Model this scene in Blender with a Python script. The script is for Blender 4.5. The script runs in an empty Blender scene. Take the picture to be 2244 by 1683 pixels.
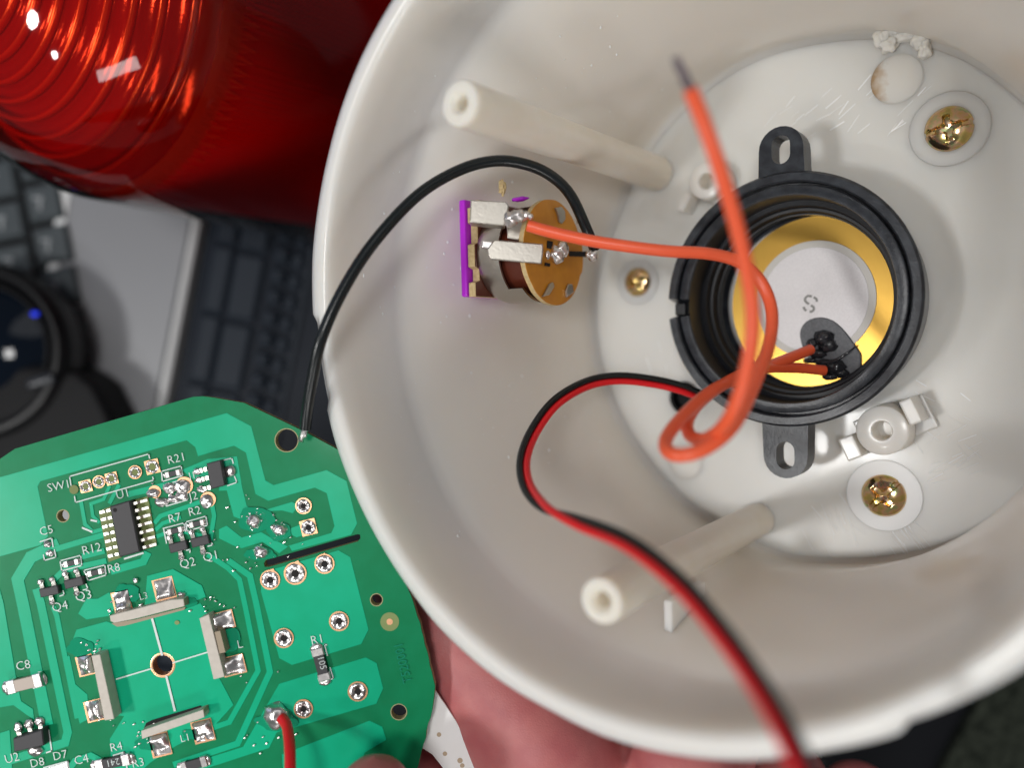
import bpy, bmesh, math, random
from mathutils import Vector, Matrix, noise
from mathutils.geometry import tessellate_polygon
random.seed(7)
SC = bpy.context.scene
COL = SC.collection
PI = math.pi
# ------------------------------------------------------------------ camera, light, exposure  (1 unit = 1 cm)
SC.unit_settings.system = 'METRIC'; SC.unit_settings.scale_length = 0.01
H = 26.0                                   # lens height above the table
F, CX, CY = 1800.0, 1122.0, 841.5          # focal length and centre in photo pixels
cam = bpy.data.cameras.new("camera"); camo = bpy.data.objects.new("camera", cam); COL.objects.link(camo)
camo.location = (0, 0, H)
cam.sensor_width = 36; cam.sensor_fit = 'HORIZONTAL'; cam.lens = 36 * F / 2244
cam.clip_start = 0.5; cam.clip_end = 500
cam.dof.use_dof = True; cam.dof.focus_distance = 13.9; cam.dof.aperture_fstop = 0.070
SC.camera = camo
SC.view_settings.view_transform = 'Standard'; SC.view_settings.look = 'None'
SC.view_settings.exposure = 0.17; SC.view_settings.gamma = 1.0
W = bpy.data.worlds.new("World"); SC.world = W; W.use_nodes = True
bg = W.node_tree.nodes['Background']; bg.inputs[0].default_value = (0.92, 0.96, 1.0, 1); bg.inputs[1].default_value = 0.10
SC.cycles.diffuse_bounces = 6; SC.cycles.max_bounces = 14; SC.cycles.transparent_max_bounces = 12

def lamp(name, loc, target, size, watts, col, sy=None):
    l = bpy.data.lights.new(name, 'AREA'); l.energy = watts; l.color = col
    l.shape = 'RECTANGLE' if sy else 'DISK'; l.size = size
    if sy: l.size_y = sy
    o = bpy.data.objects.new(name, l); COL.objects.link(o); o.location = loc
    d = Vector(target) - Vector(loc); o.rotation_euler = d.to_track_quat('-Z', 'Y').to_euler()
    return o
lamp("desk_lamp", (-35, -9, 45), (-1, -1, 12), 6.0, 7200, (1.0, 0.99, 0.97))
lamp("second_desk_lamp", (-31, -26, 46), (0, -1, 12), 3.5, 1900, (1.0, 0.99, 0.97))
lamp("ceiling_lamp", (-13, 0, 80), (4, 2, 12), 11, 13500, (1.0, 0.985, 0.97), 12)
lamp("ceiling_panel", (10, 40, 85), (0, 0, 12), 46, 3500, (0.97, 0.98, 1.0), 26)
lamp("beacon_fill", (4, -54, 52), (-2, 2, 12), 34, 9000, (1.0, 0.97, 0.94), 9)  # added soft fill that brightens the beacon's right side
lamp("laptop_screen", (-52, 24, 22), (-4, 2, 10), 30, 1500, (0.62, 0.68, 1.0), 18)

# ------------------------------------------------------------------ geometry helpers
def P(x, y, d):                     # the world point that lies d cm below the lens at a photo pixel
    return Vector(((x - CX) / F * d, -(y - CY) / F * d, H - d))
def add(name, me, mat=None, parent=None, smooth=False, label=None, kind=None):
    o = bpy.data.objects.new(name, me); COL.objects.link(o)
    if mat is not None and not me.materials: me.materials.append(mat)
    if parent is not None: o.parent = parent
    if smooth:
        me.polygons.foreach_set("use_smooth", [True] * len(me.polygons))
        if smooth != 'all':
            bm = bmesh.new(); bm.from_mesh(me)
            for e in bm.edges:
                if len(e.link_faces) == 2 and e.calc_face_angle(0) > 0.65: e.smooth = False
            bm.to_mesh(me); bm.free()
    if label: o['label'] = label
    if kind: o['kind'] = kind
    return o
def mesh(name, vs, fs, fix=False):
    me = bpy.data.meshes.new(name); me.from_pydata([tuple(v) for v in vs], [], fs); me.update()
    if fix:
        bm = bmesh.new(); bm.from_mesh(me); bmesh.ops.recalc_face_normals(bm, faces=bm.faces); bm.to_mesh(me); bm.free()
    return me
def thing(name, label, cat, loc=(0, 0, 0), rot=None, group=None):
    o = bpy.data.objects.new(name, None); COL.objects.link(o); o.empty_display_size = 0.5
    m = rot.to_4x4() if rot is not None else Matrix.Identity(4)
    m.translation = Vector(loc); o.matrix_world = m
    o['label'] = label; o['category'] = cat
    if group: o['group'] = group
    return o
def tag(o, label, cat, group=None):
    o['label'] = label; o['category'] = cat
    if group: o['group'] = group
    return o
def merge(name, parts):
    vs, fs = [], []
    for v, f in parts:
        n = len(vs); vs += list(v); fs += [tuple(i + n for i in q) for q in f]
    return mesh(name, vs, fs)
def prism(outer, z0, z1, holes=(), ch=0.0):
    """flat polygon with holes, between two heights; ch = chamfer on the upper edge"""
    loops = [[Vector((p[0], p[1], 0)) for p in outer]] + [[Vector((p[0], p[1], 0)) for p in h] for h in holes]
    tris = tessellate_polygon(loops)
    flat = [p for l in loops for p in l]; n = len(flat)
    vs = [(p.x, p.y, z1) for p in flat] + [(p.x, p.y, z0) for p in flat]
    if ch:
        c = sum(loops[0], Vector()) / len(loops[0])
        k = len(loops[0])
        L = loops[0]; A = sum(L[i].x * L[(i + 1) % k].y - L[(i + 1) % k].x * L[i].y for i in range(k))
        sg = 1 if A > 0 else -1
        for i in range(k):
            a = (L[i] - L[i - 1]).normalized(); b = (L[(i + 1) % k] - L[i]).normalized()
            na = Vector((-a.y, a.x, 0)) * sg; nb = Vector((-b.y, b.x, 0)) * sg
            m = (na + nb); m = m / max(0.3, m.length_squared) * 2
            q = L[i] + m * ch
            vs[i] = (q.x, q.y, z1)
            vs.append((L[i].x, L[i].y, z1 - ch))
    fs = []
    for t in tris:
        a, b, c = (flat[i] for i in t)
        up = (b - a).cross(c - a).z > 0
        t = tuple(t) if up else tuple(reversed(t))
        fs.append(t); fs.append(tuple(i + n for i in reversed(t)))
    s = 0
    for li, l in enumerate(loops):
        k = len(l)
        for i in range(k):
            j = (i + 1) % k
            if ch and li == 0:
                fs.append((s + i, s + j, 2 * n + j, 2 * n + i)); fs.append((2 * n + i, 2 * n + j, s + j + n, s + i + n))
            else:
                fs.append((s + i, s + j, s + j + n, s + i + n))
        s += k
    return vs, fs
def pmesh(name, outer, z0, z1, holes=(), ch=0.0):
    return mesh(name, *prism(outer, z0, z1, holes, ch), fix=True)
def circle(x, y, r, n=24, r2=None, a0=0):
    return [(x + r * math.cos(a0 + 2 * PI * i / n), y + (r2 or r) * math.sin(a0 + 2 * PI * i / n)) for i in range(n)]
def lathe(prof, n=48, c=(0, 0), fn=None, close=True):
    """prof: list of (radius, z); fn(i, ang, r, z) may move a point"""
    vs, fs = [], []
    for i in range(n):
        a = 2 * PI * i / n
        for k, (r, z) in enumerate(prof):
            if fn: r, z = fn(k, a, r, z)
            vs.append((c[0] + r * math.cos(a), c[1] + r * math.sin(a), z))
    m = len(prof)
    for i in range(n):
        j = (i + 1) % n
        for k in range(m - 1):
            fs.append((i * m + k, j * m + k, j * m + k + 1, i * m + k + 1))
    return vs, fs
def box(c, s, rot=None):
    vs = []
    for x in (-.5, .5):
        for y in (-.5, .5):
            for z in (-.5, .5):
                v = Vector((x * s[0], y * s[1], z * s[2]))
                if rot is not None: v = rot @ v
                vs.append(v + Vector(c))
    return vs, [(0, 1, 3, 2), (4, 6, 7, 5), (0, 4, 5, 1), (2, 3, 7, 6), (0, 2, 6, 4), (1, 5, 7, 3)]
def bevel(me, w, seg=2):
    bm = bmesh.new(); bm.from_mesh(me)
    bmesh.ops.recalc_face_normals(bm, faces=bm.faces)
    bmesh.ops.bevel(bm, geom=[e for e in bm.edges if e.calc_face_angle(0) > 0.5], offset=w, segments=seg, affect='EDGES', profile=0.6)
    bm.to_mesh(me); bm.free(); return me
def smooth_path(pts, step=0.12):
    out = []
    n = len(pts); dim = len(pts[0])
    for i in range(n - 1):
        p0, p1, p2, p3 = pts[max(0, i - 1)], pts[i], pts[i + 1], pts[min(n - 1, i + 2)]
        L = math.dist(p1[:3], p2[:3]); k = max(2, int(L / step))
        for j in range(k):
            t = j / k
            out.append(tuple(0.5 * (2 * p1[q] + (p2[q] - p0[q]) * t + (2 * p0[q] - 5 * p1[q] + 4 * p2[q] - p3[q]) * t * t
                       + (-p0[q] + 3 * p1[q] - 3 * p2[q] + p3[q]) * t ** 3) for q in range(dim)))
    out.append(tuple(pts[-1])); return out
def tube(pts, r, n=12, cap=True, wob=0.0):
    """round cord along points; r is a number or a function of 0..1"""
    pts = [Vector(p[:3]) for p in pts]; N = len(pts)
    vs, fs = [], []; up = None
    for i, p in enumerate(pts):
        t = (pts[min(N - 1, i + 1)] - pts[max(0, i - 1)]).normalized()
        if up is None: up = t.orthogonal().normalized()
        up = (up - t * up.dot(t)).normalized(); w = t.cross(up)
        rr = r(i / (N - 1)) if callable(r) else r
        for k in range(n):
            a = 2 * PI * k / n
            q = rr * (1 + (wob * noise.noise(p * 3 + Vector((k, 0, 0))) if wob else 0))
            vs.append(p + up * (q * math.cos(a)) + w * (q * math.sin(a)))
    for i in range(N - 1):
        for k in range(n):
            l = (k + 1) % n
            fs.append((i * n + k, i * n + l, (i + 1) * n + l, (i + 1) * n + k))
    if cap:
        fs.append(tuple(reversed(range(n)))); fs.append(tuple((N - 1) * n + k for k in range(n)))
    return vs, fs
def blob(c, rx, ry, rz, n=16, m=9, amp=0.12, fr=2.2, seed=0, rot=None, half=False):
    vs, fs = [], []
    for i in range(m + 1):
        th = (PI / 2 if half else PI) * i / m
        for k in range(n):
            a = 2 * PI * k / n
            u = Vector((math.sin(th) * math.cos(a), math.sin(th) * math.sin(a), math.cos(th)))
            q = 1 + amp * noise.noise(u * fr + Vector((seed * 7.3, seed * 3.1, 0)))
            v = Vector((u.x * rx * q, u.y * ry * q, u.z * rz * q))
            if rot is not None: v = rot @ v
            vs.append(v + Vector(c))
    for i in range(m):
        for k in range(n):
            l = (k + 1) % n
            fs.append((i * n + k, (i + 1) * n + k, (i + 1) * n + l, i * n + l))
    return vs, fs

# ------------------------------------------------------------------ materials
def mat(name, col, rough=0.5, metal=0.0, spec=0.5, coat=0.0, sss=0.0, sr=(1, .6, .4), ss=0.3, bump=0.0, bscale=20, var=0.0, vscale=6, col2=None, trans=0.0, ior=1.45, aniso=0.0, rvar=0.0):
    m = bpy.data.materials.new(name); m.use_nodes = True
    nt = m.node_tree; b = nt.nodes['Principled BSDF']
    b.inputs['Base Color'].default_value = (*col, 1); b.inputs['Roughness'].default_value = rough
    b.inputs['Metallic'].default_value = metal; b.inputs['Specular IOR Level'].default_value = spec
    b.inputs['Coat Weight'].default_value = coat; b.inputs['Coat Roughness'].default_value = 0.12
    b.inputs['IOR'].default_value = ior; b.inputs['Transmission Weight'].default_value = trans
    b.inputs['Anisotropic'].default_value = aniso
    if sss:
        b.inputs['Subsurface Weight'].default_value = sss; b.inputs['Subsurface Radius'].default_value = sr
        b.inputs['Subsurface Scale'].default_value = ss
    tc = nt.nodes.new('ShaderNodeTexCoord')
    if bump or rvar:
        n = nt.nodes.new('ShaderNodeTexNoise'); n.inputs['Scale'].default_value = bscale; n.inputs['Detail'].default_value = 5
        nt.links.new(tc.outputs['Object'], n.inputs['Vector'])
        if bump:
            bp = nt.nodes.new('ShaderNodeBump'); bp.inputs['Strength'].default_value = bump; bp.inputs['Distance'].default_value = 0.02
            nt.links.new(n.outputs['Fac'], bp.inputs['Height']); nt.links.new(bp.outputs['Normal'], b.inputs['Normal'])
        if rvar:
            mr = nt.nodes.new('ShaderNodeMapRange'); mr.inputs[3].default_value = rough - rvar; mr.inputs[4].default_value = rough + rvar
            nt.links.new(n.outputs['Fac'], mr.inputs[0]); nt.links.new(mr.outputs[0], b.inputs['Roughness'])
    if col2:
        n = nt.nodes.new('ShaderNodeTexNoise'); n.inputs['Scale'].default_value = vscale; n.inputs['Detail'].default_value = 6
        nt.links.new(tc.outputs['Object'], n.inputs['Vector'])
        r = nt.nodes.new('ShaderNodeValToRGB'); r.color_ramp.elements[0].position = 0.38; r.color_ramp.elements[1].position = 0.66
        r.color_ramp.elements[0].color = (*col, 1); r.color_ramp.elements[1].color = (*col2, 1)
        nt.links.new(n.outputs['Fac'], r.inputs[0]); nt.links.new(r.outputs[0], b.inputs['Base Color'])
    return m
M = {}
M['white'] = mat('white_plastic', (.80, .755, .69), .31, coat=.2, sss=.75, sr=(1.0, .84, .70), ss=.7, bump=.03, bscale=3, col2=(.78, .745, .69), vscale=.6)
M['white_post'] = mat('post_plastic', (.80, .76, .68), .34, sss=.7, sr=(1.0, .82, .58), ss=.35, bump=.03, bscale=9, col2=(.775, .725, .63), vscale=1.5)
M['scraped'] = mat('scraped_white_plastic', (.86, .87, .87), .30, sss=.2, sr=(1, .9, .8), ss=.2, bump=.25, bscale=60)
M['glue_white'] = mat('dried_white_glue', (.84, .82, .76), .5, sss=.4, sr=(1, .9, .7), ss=.15, bump=.3, bscale=12)
M['black'] = mat('black_plastic', (.012, .013, .016), .34, bump=.12, bscale=40, rvar=.12)
M['black_worn'] = mat('worn_black_plastic', (.013, .015, .020), .31, bump=.2, bscale=30, col2=(.034, .039, .048), vscale=5)
M['black_inner'] = mat('glossy_black_step', (.010, .011, .014), .40, spec=.35, bump=.1, bscale=30)
M['brass'] = mat('brass', (.52, .31, .065), .30, metal=1, bump=.05, bscale=80, rvar=.05)
M['ceramic'] = mat('grey_ceramic', (.58, .56, .52), .45)
M['silver'] = mat('silvered_face', (.74, .72, .73), .55, metal=.15, col2=(.69, .67, .68), vscale=30, bump=.05, bscale=120)
M['ink'] = mat('grey_ink', (.26, .26, .25), .6)
M['blackglue'] = mat('black_lacquer', (.02, .02, .024), .22, coat=.4, bump=.3, bscale=14)
M['greyglue'] = mat('grey_black_lacquer', (.075, .078, .088), .42, bump=.25, bscale=60, col2=(.11, .115, .125), vscale=25)
M['redwire'] = mat('orange_red_insulation', (.82, .115, .042), .34, sss=.12, sr=(1, .3, .15), ss=.06, bump=.04, bscale=12)
M['redcore'] = mat('red_insulation', (.72, .012, .018), .3, sss=.1, sr=(1, .2, .15), ss=.05)
M['blackwire'] = mat('black_insulation', (.008, .011, .012), .26)
M['tin'] = mat('tinned_copper', (.66, .65, .64), .3, metal=1, bump=.3, bscale=40)
M['greytip'] = mat('dull_tinned_strands', (.16, .13, .15), .5, metal=.5, bump=.5, bscale=40)
M['solder'] = mat('solder', (.80, .76, .745), .30, metal=1, bump=.10, bscale=9, rvar=.06)
M['lead'] = mat('dull_tinned_lead', (.52, .50, .46), .36, metal=1, bump=.15, bscale=30)
M['steel'] = mat('plated_steel', (.50, .47, .42), .34, metal=1, bump=.07, bscale=22, rvar=.1)
M['copper'] = mat('bare_copper', (.92, .50, .28), .32, metal=.75, rvar=.08, bscale=40)
def zinc():
    m = mat('yellow_zinc_plating', (.62, .47, .18), .16, metal=1, bump=.08, bscale=18)
    nt = m.node_tree; b = nt.nodes['Principled BSDF']; tc = nt.nodes.new('ShaderNodeTexCoord')
    n = nt.nodes.new('ShaderNodeTexNoise'); n.inputs['Scale'].default_value = 7
    r = nt.nodes.new('ShaderNodeValToRGB'); cs = [(.3, (.50, .44, .16)), (.45, (.70, .52, .20)), (.55, (.78, .50, .34)), (.68, (.50, .55, .27))]
    r.color_ramp.elements[0].position = cs[0][0]; r.color_ramp.elements[0].color = (*cs[0][1], 1)
    r.color_ramp.elements[1].position = cs[3][0]; r.color_ramp.elements[1].color = (*cs[3][1], 1)
    for p, c in cs[1:3]:
        e = r.color_ramp.elements.new(p); e.color = (*c, 1)
    nt.links.new(tc.outputs['Object'], n.inputs[0]); nt.links.new(n.outputs[0], r.inputs[0]); nt.links.new(r.outputs[0], b.inputs['Base Color'])
    return m
M['zinc'] = zinc()
M['pcb'] = mat('green_board', (.002, .21, .08), .38, spec=.16, coat=.08, bump=.12, bscale=90, col2=(.003, .23, .092), vscale=3)
M['pcbedge'] = mat('raw_board_edge', (.42, .38, .20), .7, bump=.3, bscale=30)
M['trace'] = mat('green_masked_copper', (.002, .43, .22), .34, metal=.0, spec=.22, coat=.10, bump=.05, bscale=60, col2=(.003, .46, .245), vscale=2)
M['flux'] = mat('glossy_flux', (.003, .30, .15), .08, coat=1.0, bump=.4, bscale=8)
M['silk'] = mat('white_silkscreen', (.72, .80, .78), .6)
M['chip'] = mat('black_epoxy', (.045, .043, .047), .5, bump=.12, bscale=90)
M['hole'] = mat('dark_hole', (.012, .010, .010), .8)
M['olive'] = mat('olive_bare_mask', (.16, .20, .045), .5)
M['tan'] = mat('tan_laminate', (.55, .42, .22), .7, bump=.4, bscale=30, col2=(.45, .33, .16), vscale=18)
M['testpad'] = mat('pale_bare_laminate', (.23, .30, .10), .5)
M['card'] = mat('pale_led_board', (.62, .57, .50), .5, bump=.1, bscale=14, col2=(.57, .52, .455), vscale=9)
M['cardside'] = mat('tan_led_board_face', (.36, .29, .20), .5, bump=.15, bscale=20)
M['capacitor'] = mat('beige_ceramic', (.50, .42, .36), .4)
M['purple'] = mat('purple_plastic', (.42, .012, .58), .35, sss=.2, sr=(1, .2, 1), ss=.1)
M['phenol'] = mat('amber_phenolic', (.60, .25, .018), .34, col2=(.52, .20, .014), vscale=3, bump=.08, bscale=30)
M['phenol_dark'] = mat('dark_red_phenolic', (.095, .02, .010), .35, bump=.1, bscale=20)
M['skin'] = mat('skin', (.55, .18, .175), .42, sss=.4, sr=(1, .32, .25), ss=.2, bump=.3, bscale=34, col2=(.49, .14, .145), vscale=2.2)
M['nail'] = mat('nail', (.66, .36, .31), .25, sss=.3, sr=(1, .4, .3), ss=.1)
M['laptop'] = mat('grey_laptop_shell', (.27, .275, .29), .42, metal=.1, bump=.03, bscale=60)
M['laptop_edge'] = mat('bright_laptop_edge', (.82, .83, .83), .3, metal=.1)  # front edge's caught light put into near-white; keyboard frame shares the colour
M['key'] = mat('slate_keycap', (.055, .068, .075), .5, bump=.05, bscale=50)
M['keylegend'] = mat('key_legend', (.30, .32, .33), .6)
M['keyboard'] = mat('charcoal_keyboard', (.013, .017, .025), .5, spec=.18, bump=.06, bscale=40)
M['keyboard_key'] = mat('charcoal_keycap', (.022, .029, .040), .5, spec=.18, bump=.06, bscale=40)
M['gloss_black'] = mat('gloss_black', (.006, .006, .007), .32, spec=.35)
M['matt_black'] = mat('matt_black', (.008, .008, .009), .55, spec=.18)
M['paper'] = mat('white_paper', (.92, .915, .91), .8, col2=(.91, .90, .885), vscale=2)
M['brownspot'] = mat('brown_spot', (.52, .40, .28), .8)
M['slab'] = mat('dark_mottled_slab', (.012, .016, .011), .55, spec=.18, bump=.3, bscale=9, col2=(.05, .058, .043), vscale=5)
M['table'] = mat('black_table', (.010, .011, .014), .5, spec=.18)
def redshell():
    m = bpy.data.materials.new('clear_red_lens'); m.use_nodes = True; nt = m.node_tree; nt.nodes.clear()
    o = nt.nodes.new('ShaderNodeOutputMaterial'); mx = nt.nodes.new('ShaderNodeMixShader')
    t = nt.nodes.new('ShaderNodeBsdfTransparent'); t.inputs[0].default_value = (.99, .45, .42, 1)
    g = nt.nodes.new('ShaderNodeBsdfGlossy'); g.inputs['Roughness'].default_value = .04; g.inputs[0].default_value = (1, 1, 1, 1)
    fr = nt.nodes.new('ShaderNodeFresnel'); fr.inputs[0].default_value = 1.42
    nt.links.new(fr.outputs[0], mx.inputs[0]); nt.links.new(t.outputs[0], mx.inputs[1]); nt.links.new(g.outputs[0], mx.inputs[2])
    nt.links.new(mx.outputs[0], o.inputs[0]); return m
M['redshell'] = redshell()
def redglow(name, col, tr, w, gl=.0, gc=(1, .55, .35), gr=.12, ior=1.7):
    m = bpy.data.materials.new(name); m.use_nodes = True; nt = m.node_tree; nt.nodes.clear()
    o = nt.nodes.new('ShaderNodeOutputMaterial'); d = nt.nodes.new('ShaderNodeBsdfDiffuse'); t = nt.nodes.new('ShaderNodeBsdfTranslucent'); g = nt.nodes.new('ShaderNodeBsdfGlossy')
    d.inputs[0].default_value = (*col, 1); t.inputs[0].default_value = (*tr, 1); g.inputs['Roughness'].default_value = gr; g.inputs[0].default_value = (*gc, 1)
    a = nt.nodes.new('ShaderNodeMixShader'); a.inputs[0].default_value = w; b = nt.nodes.new('ShaderNodeMixShader'); f = nt.nodes.new('ShaderNodeFresnel'); f.inputs[0].default_value = ior; fa = nt.nodes.new('ShaderNodeMath'); fa.operation = 'ADD'; fa.use_clamp = True; fa.inputs[1].default_value = gl
    nt.links.new(d.outputs[0], a.inputs[1]); nt.links.new(t.outputs[0], a.inputs[2]); nt.links.new(f.outputs[0], fa.inputs[0]); nt.links.new(fa.outputs[0], b.inputs[0]); nt.links.new(a.outputs[0], b.inputs[1]); nt.links.new(g.outputs[0], b.inputs[2])
    n = nt.nodes.new('ShaderNodeTexNoise'); n.inputs['Scale'].default_value = 14; n.inputs['Detail'].default_value = 4; tc = nt.nodes.new('ShaderNodeTexCoord'); bp = nt.nodes.new('ShaderNodeBump'); bp.inputs['Strength'].default_value = .10; bp.inputs['Distance'].default_value = .03
    nt.links.new(tc.outputs['Object'], n.inputs[0]); nt.links.new(n.outputs[0], bp.inputs['Height'])
    for x in (d, t, g): nt.links.new(bp.outputs[0], x.inputs['Normal'])
    nt.links.new(b.outputs[0], o.inputs[0]); return m
M['redinner'] = redglow('moulded_red_lens', (.50, .005, .010), (.9, .014, .024), .40, .06, (1, .30, .10), .14)
M['redring'] = redglow('bright_red_lens_edge', (.95, .03, .015), (1.0, .14, .04), .5, .28, (1, .50, .12), .22)  # lamp glints refracted in the rings are put into this bright orange-red
M['redtooth'] = redglow('orange_red_lens_band', (.95, .13, .035), (1.0, .30, .09), .6, ior=1.2)
M['redinner_old'] = mat('moulded_red_lens', (.62, .008, .008), .22, metal=.35, spec=.9, coat=.8, bump=.10, bscale=10, col2=(.50, .005, .006), vscale=2)
M['redrib'] = redglow('ribbed_red_lens', (.72, .004, .008), (.9, .006, .010), .3, ior=1.08)
M['redstrip'] = redglow('red_lens_rib', (1.0, .012, .02), (1.0, .012, .02), .4, ior=1.1)
M['redbase'] = mat('red_base', (.3, .004, .005), .4)

# ------------------------------------------------------------------ frame shared by housing, buzzer, potentiometer
Nd = Vector((2451 - CX, -(741 - CY), -F)).normalized()      # into the housing
Yd = (Vector((0, 1, 0)) - Nd * Nd[1]).normalized(); Xd = Yd.cross(-Nd)
ROT = Matrix((Xd, Yd, -Nd)).transposed()
C0 = 8.98                                                   # distance lens - rim plane along the axis
AX = Vector((-5.05, 0.75, 0))                               # rim centre in frame coordinates
CAMP = Vector((0, 0, H))
def fr_world(v): return CAMP + Nd * C0 + ROT @ Vector(v)
def D(x, y, z=0.0):                                         # photo pixel on the plane z of the housing frame (origin on the rim axis)
    r = Vector(((x - CX) / F, -(y - CY) / F, -1)); t = (C0 - z) / r.dot(Nd); p = r * t
    return Vector((p.dot(Xd), p.dot(Yd), z)) - AX
HO = fr_world(AX)
ZF = -6.6                                                   # floor plate height

# ------------------------------------------------------------------ setting: table top and slabs
def sheet(name, pts, z0, z1, m, parent=None, ch=0.0, **k):
    return add(name, pmesh(name, pts, z0, z1, ch=ch), m, parent, **k)
def Pz(x, y, z):
    v = P(x, y, H - z); return (v.x, v.y)
table = sheet('table_top', [(-60, -50), (60, -50), (60, 50), (-60, 50)], -2.0, 0.0, M['table']); table['kind'] = 'structure'
def slab(pts, z0, z1): return sheet('slab', [Pz(x, y, z1) for x, y in pts], z0, z1, M['slab'], table, ch=.06)
slab([(2176, 1490), (2900, 1300), (2900, 2100), (1900, 2100), (2068, 1683)], .004, .9)
slab([(2160, 1500), (2052, 1690), (1890, 2100), (1450, 2100), (1640, 1640), (1900, 1560)], .004, .55).data.materials[0] = M['table']  # left slab is black: the shadow over it is put into its colour

# ------------------------------------------------------------------ laptop
ZL = 1.3
lap = thing('laptop', 'open grey laptop with slate keys lying blurred behind the circuit board', 'laptop', (P(200, 600, H - ZL).x, P(200, 600, H - ZL).y, 0))
def L(x, y, z=ZL):
    v = P(x, y, H - z); return (v.x - lap.location.x, v.y - lap.location.y)
def ex(y): return 416 - .192 * (y - 480)
body = pmesh('body', [L(ex(-300), -300), L(ex(1500), 1500), L(-700, 1400), L(-500, -400)], .02, ZL, ch=.0)
add('body', body, M['laptop'], lap)
edge = pmesh('front_edge', [L(ex(-300) + 2, -300), L(ex(-300) + 19, -297), L(ex(1500) + 19, 1503), L(ex(1500) + 2, 1500)], .05, ZL - .03, ch=.1)
add('front_edge', edge, M['laptop_edge'], lap)
kb = pmesh('keyboard_frame', [L(146, 330, ZL + .02), L(168, 334, ZL + .02), L(120, 640, ZL + .02), L(98, 640, ZL + .02)], ZL, ZL + .05)
add('keyboard_frame', kb, M['laptop_edge'], lap)
well = pmesh('keyboard_well', [L(144, 300), L(96, 660), L(-500, 600), L(-450, 200)], ZL + .003, ZL + .012)
add('keyboard_well', well, M['matt_black'], lap)
ang = math.atan2(1, -.192)
kx, ky = Vector((.19, -.98, 0)).normalized(), Vector((.98, .19, 0)).normalized()   # along the key column (world), across it
k0 = Vector((*L(128, 345), 0))
def keybox(c, a, b, h, r=.12):
    pts = []
    for sx, sy in ((-1, -1), (1, -1), (1, 1), (-1, 1)): pts.append((sx * a / 2, sy * b / 2))
    v, f = prism(pts, 0, h, ch=.09)
    R = Matrix((kx.to_3d(), ky.to_3d(), Vector((0, 0, 1)))).transposed()
    return mesh('key', [R @ Vector(q) + c for q in v], f, True)
for ci in range(5):
    for ri in range(-4, 6):
        c = k0 - ky * (.62 + ci * 1.22) + kx * (ri * 1.28 + .35 * (ci % 3)) + Vector((0, 0, ZL + .012))
        add('key', keybox(c, 1.1, 1.05, .16), M['key'], lap)
        if ci < 3:
            q = merge('legend', [box(c + Vector((-.16, .12, .165)), (.30, .09, .006)), box(c + Vector((-.1, -.08, .165)), (.09, .32, .006))])
            add('key_legend', q, M['keylegend'], lap)

# ------------------------------------------------------------------ black external keyboard
ZK = 1.0
kbd = thing('keyboard', 'blurred black keyboard between grey laptop edge and white housing', 'keyboard', (P(560, 700, H - ZK).x, P(560, 700, H - ZK).y, 0))
def K(x, y, z=ZK):
    v = P(x, y, H - z); return (v.x - kbd.location.x, v.y - kbd.location.y)
def kex(y): return 452 - .192 * (y - 500)
add('case', bevel(pmesh('case', [K(kex(250), 250), K(kex(1500), 1500), K(1300, 1600), K(1400, 300)], .01, ZK), .12), M['keyboard'], kbd, smooth=True)
def kb_p(u, v): return (kex(500 + v) + 4 + u, 500 + v + .19 * u)         # u across, v along, in pixels
def kkey(u0, u1, v0, v1, z, nm='key', m='keyboard_key', ch=.1):
    q = [K(*kb_p(u, v), ZK + z) for u, v in ((u0, v0), (u1, v0), (u1, v1), (u0, v1))]
    add(nm, pmesh(nm, q, ZK + .002, ZK + z, ch=ch), M[m], kbd)
for v in range(-3, 7):
    v0 = 30 + v * 152
    kkey(18, 64, v0, v0 + 146, .17); kkey(68, 134, v0 + 8, v0 + 150, .17)
for v in range(-6, 18):
    v0 = 8 + v * 46
    kkey(150, 180, v0, v0 + 34, .26, ch=.12); kkey(188, 216, v0 + 8, v0 + 40, .20, ch=.1)
kkey(226, 230, -300, 900, .1, 'trim_strip')

# ------------------------------------------------------------------ black round-lensed device
dev = thing('magnifier', 'black rimmed round magnifier lens with blue glints on grey laptop', 'magnifier', P(-35, 770, 23.2))
def tube_ring(R, r, z, n=48, m=14, sq=1.0):
    vs, fs = [], []
    for i in range(n):
        a = 2 * PI * i / n
        for k in range(m):
            b = 2 * PI * k / m
            q = R + r * math.cos(b)
            vs.append((q * math.cos(a), q * math.sin(a), z + r * sq * math.sin(b)))
    for i in range(n):
        for k in range(m):
            fs.append((i * m + k, ((i + 1) % n) * m + k, ((i + 1) % n) * m + (k + 1) % m, i * m + (k + 1) % m))
    return vs, fs
RD = 2.27
add('rim', merge('rim', [tube_ring(RD, .26, 0, sq=1.6), lathe([(RD - .1, .25), (RD - .42, -.15), (RD - .45, -.6)], 48), lathe([(RD + .24, 0), (RD + .2, -.7), (0, -.7)], 48)]), M['gloss_black'], dev, smooth=True)
add('inner_ring', merge('inner_ring', [tube_ring(RD - .40, .07, .12)]), M['matt_black'], dev, smooth=True)
glass = mat('blue_coated_glass', (.003, .006, .012), .05, spec=.3)
add('lens', merge('lens', [lathe([(0.001, .42), (.4, .40), (.8, .33), (1.2, .20), (1.5, .05), (RD - .42, -.1)], 48)]), glass, dev, smooth='all')
hp = [P(x, y, 23.0) - dev.location for x, y in ((-250, 800), (90, 800), (165, 812), (205, 845), (235, 905), (260, 975), (285, 1060), (-250, 1130))]
add('base', bevel(pmesh('base', [(p.x, p.y) for p in hp], -1.6, hp[0].z), .25, 4), M['matt_black'], dev, smooth=True)
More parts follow.
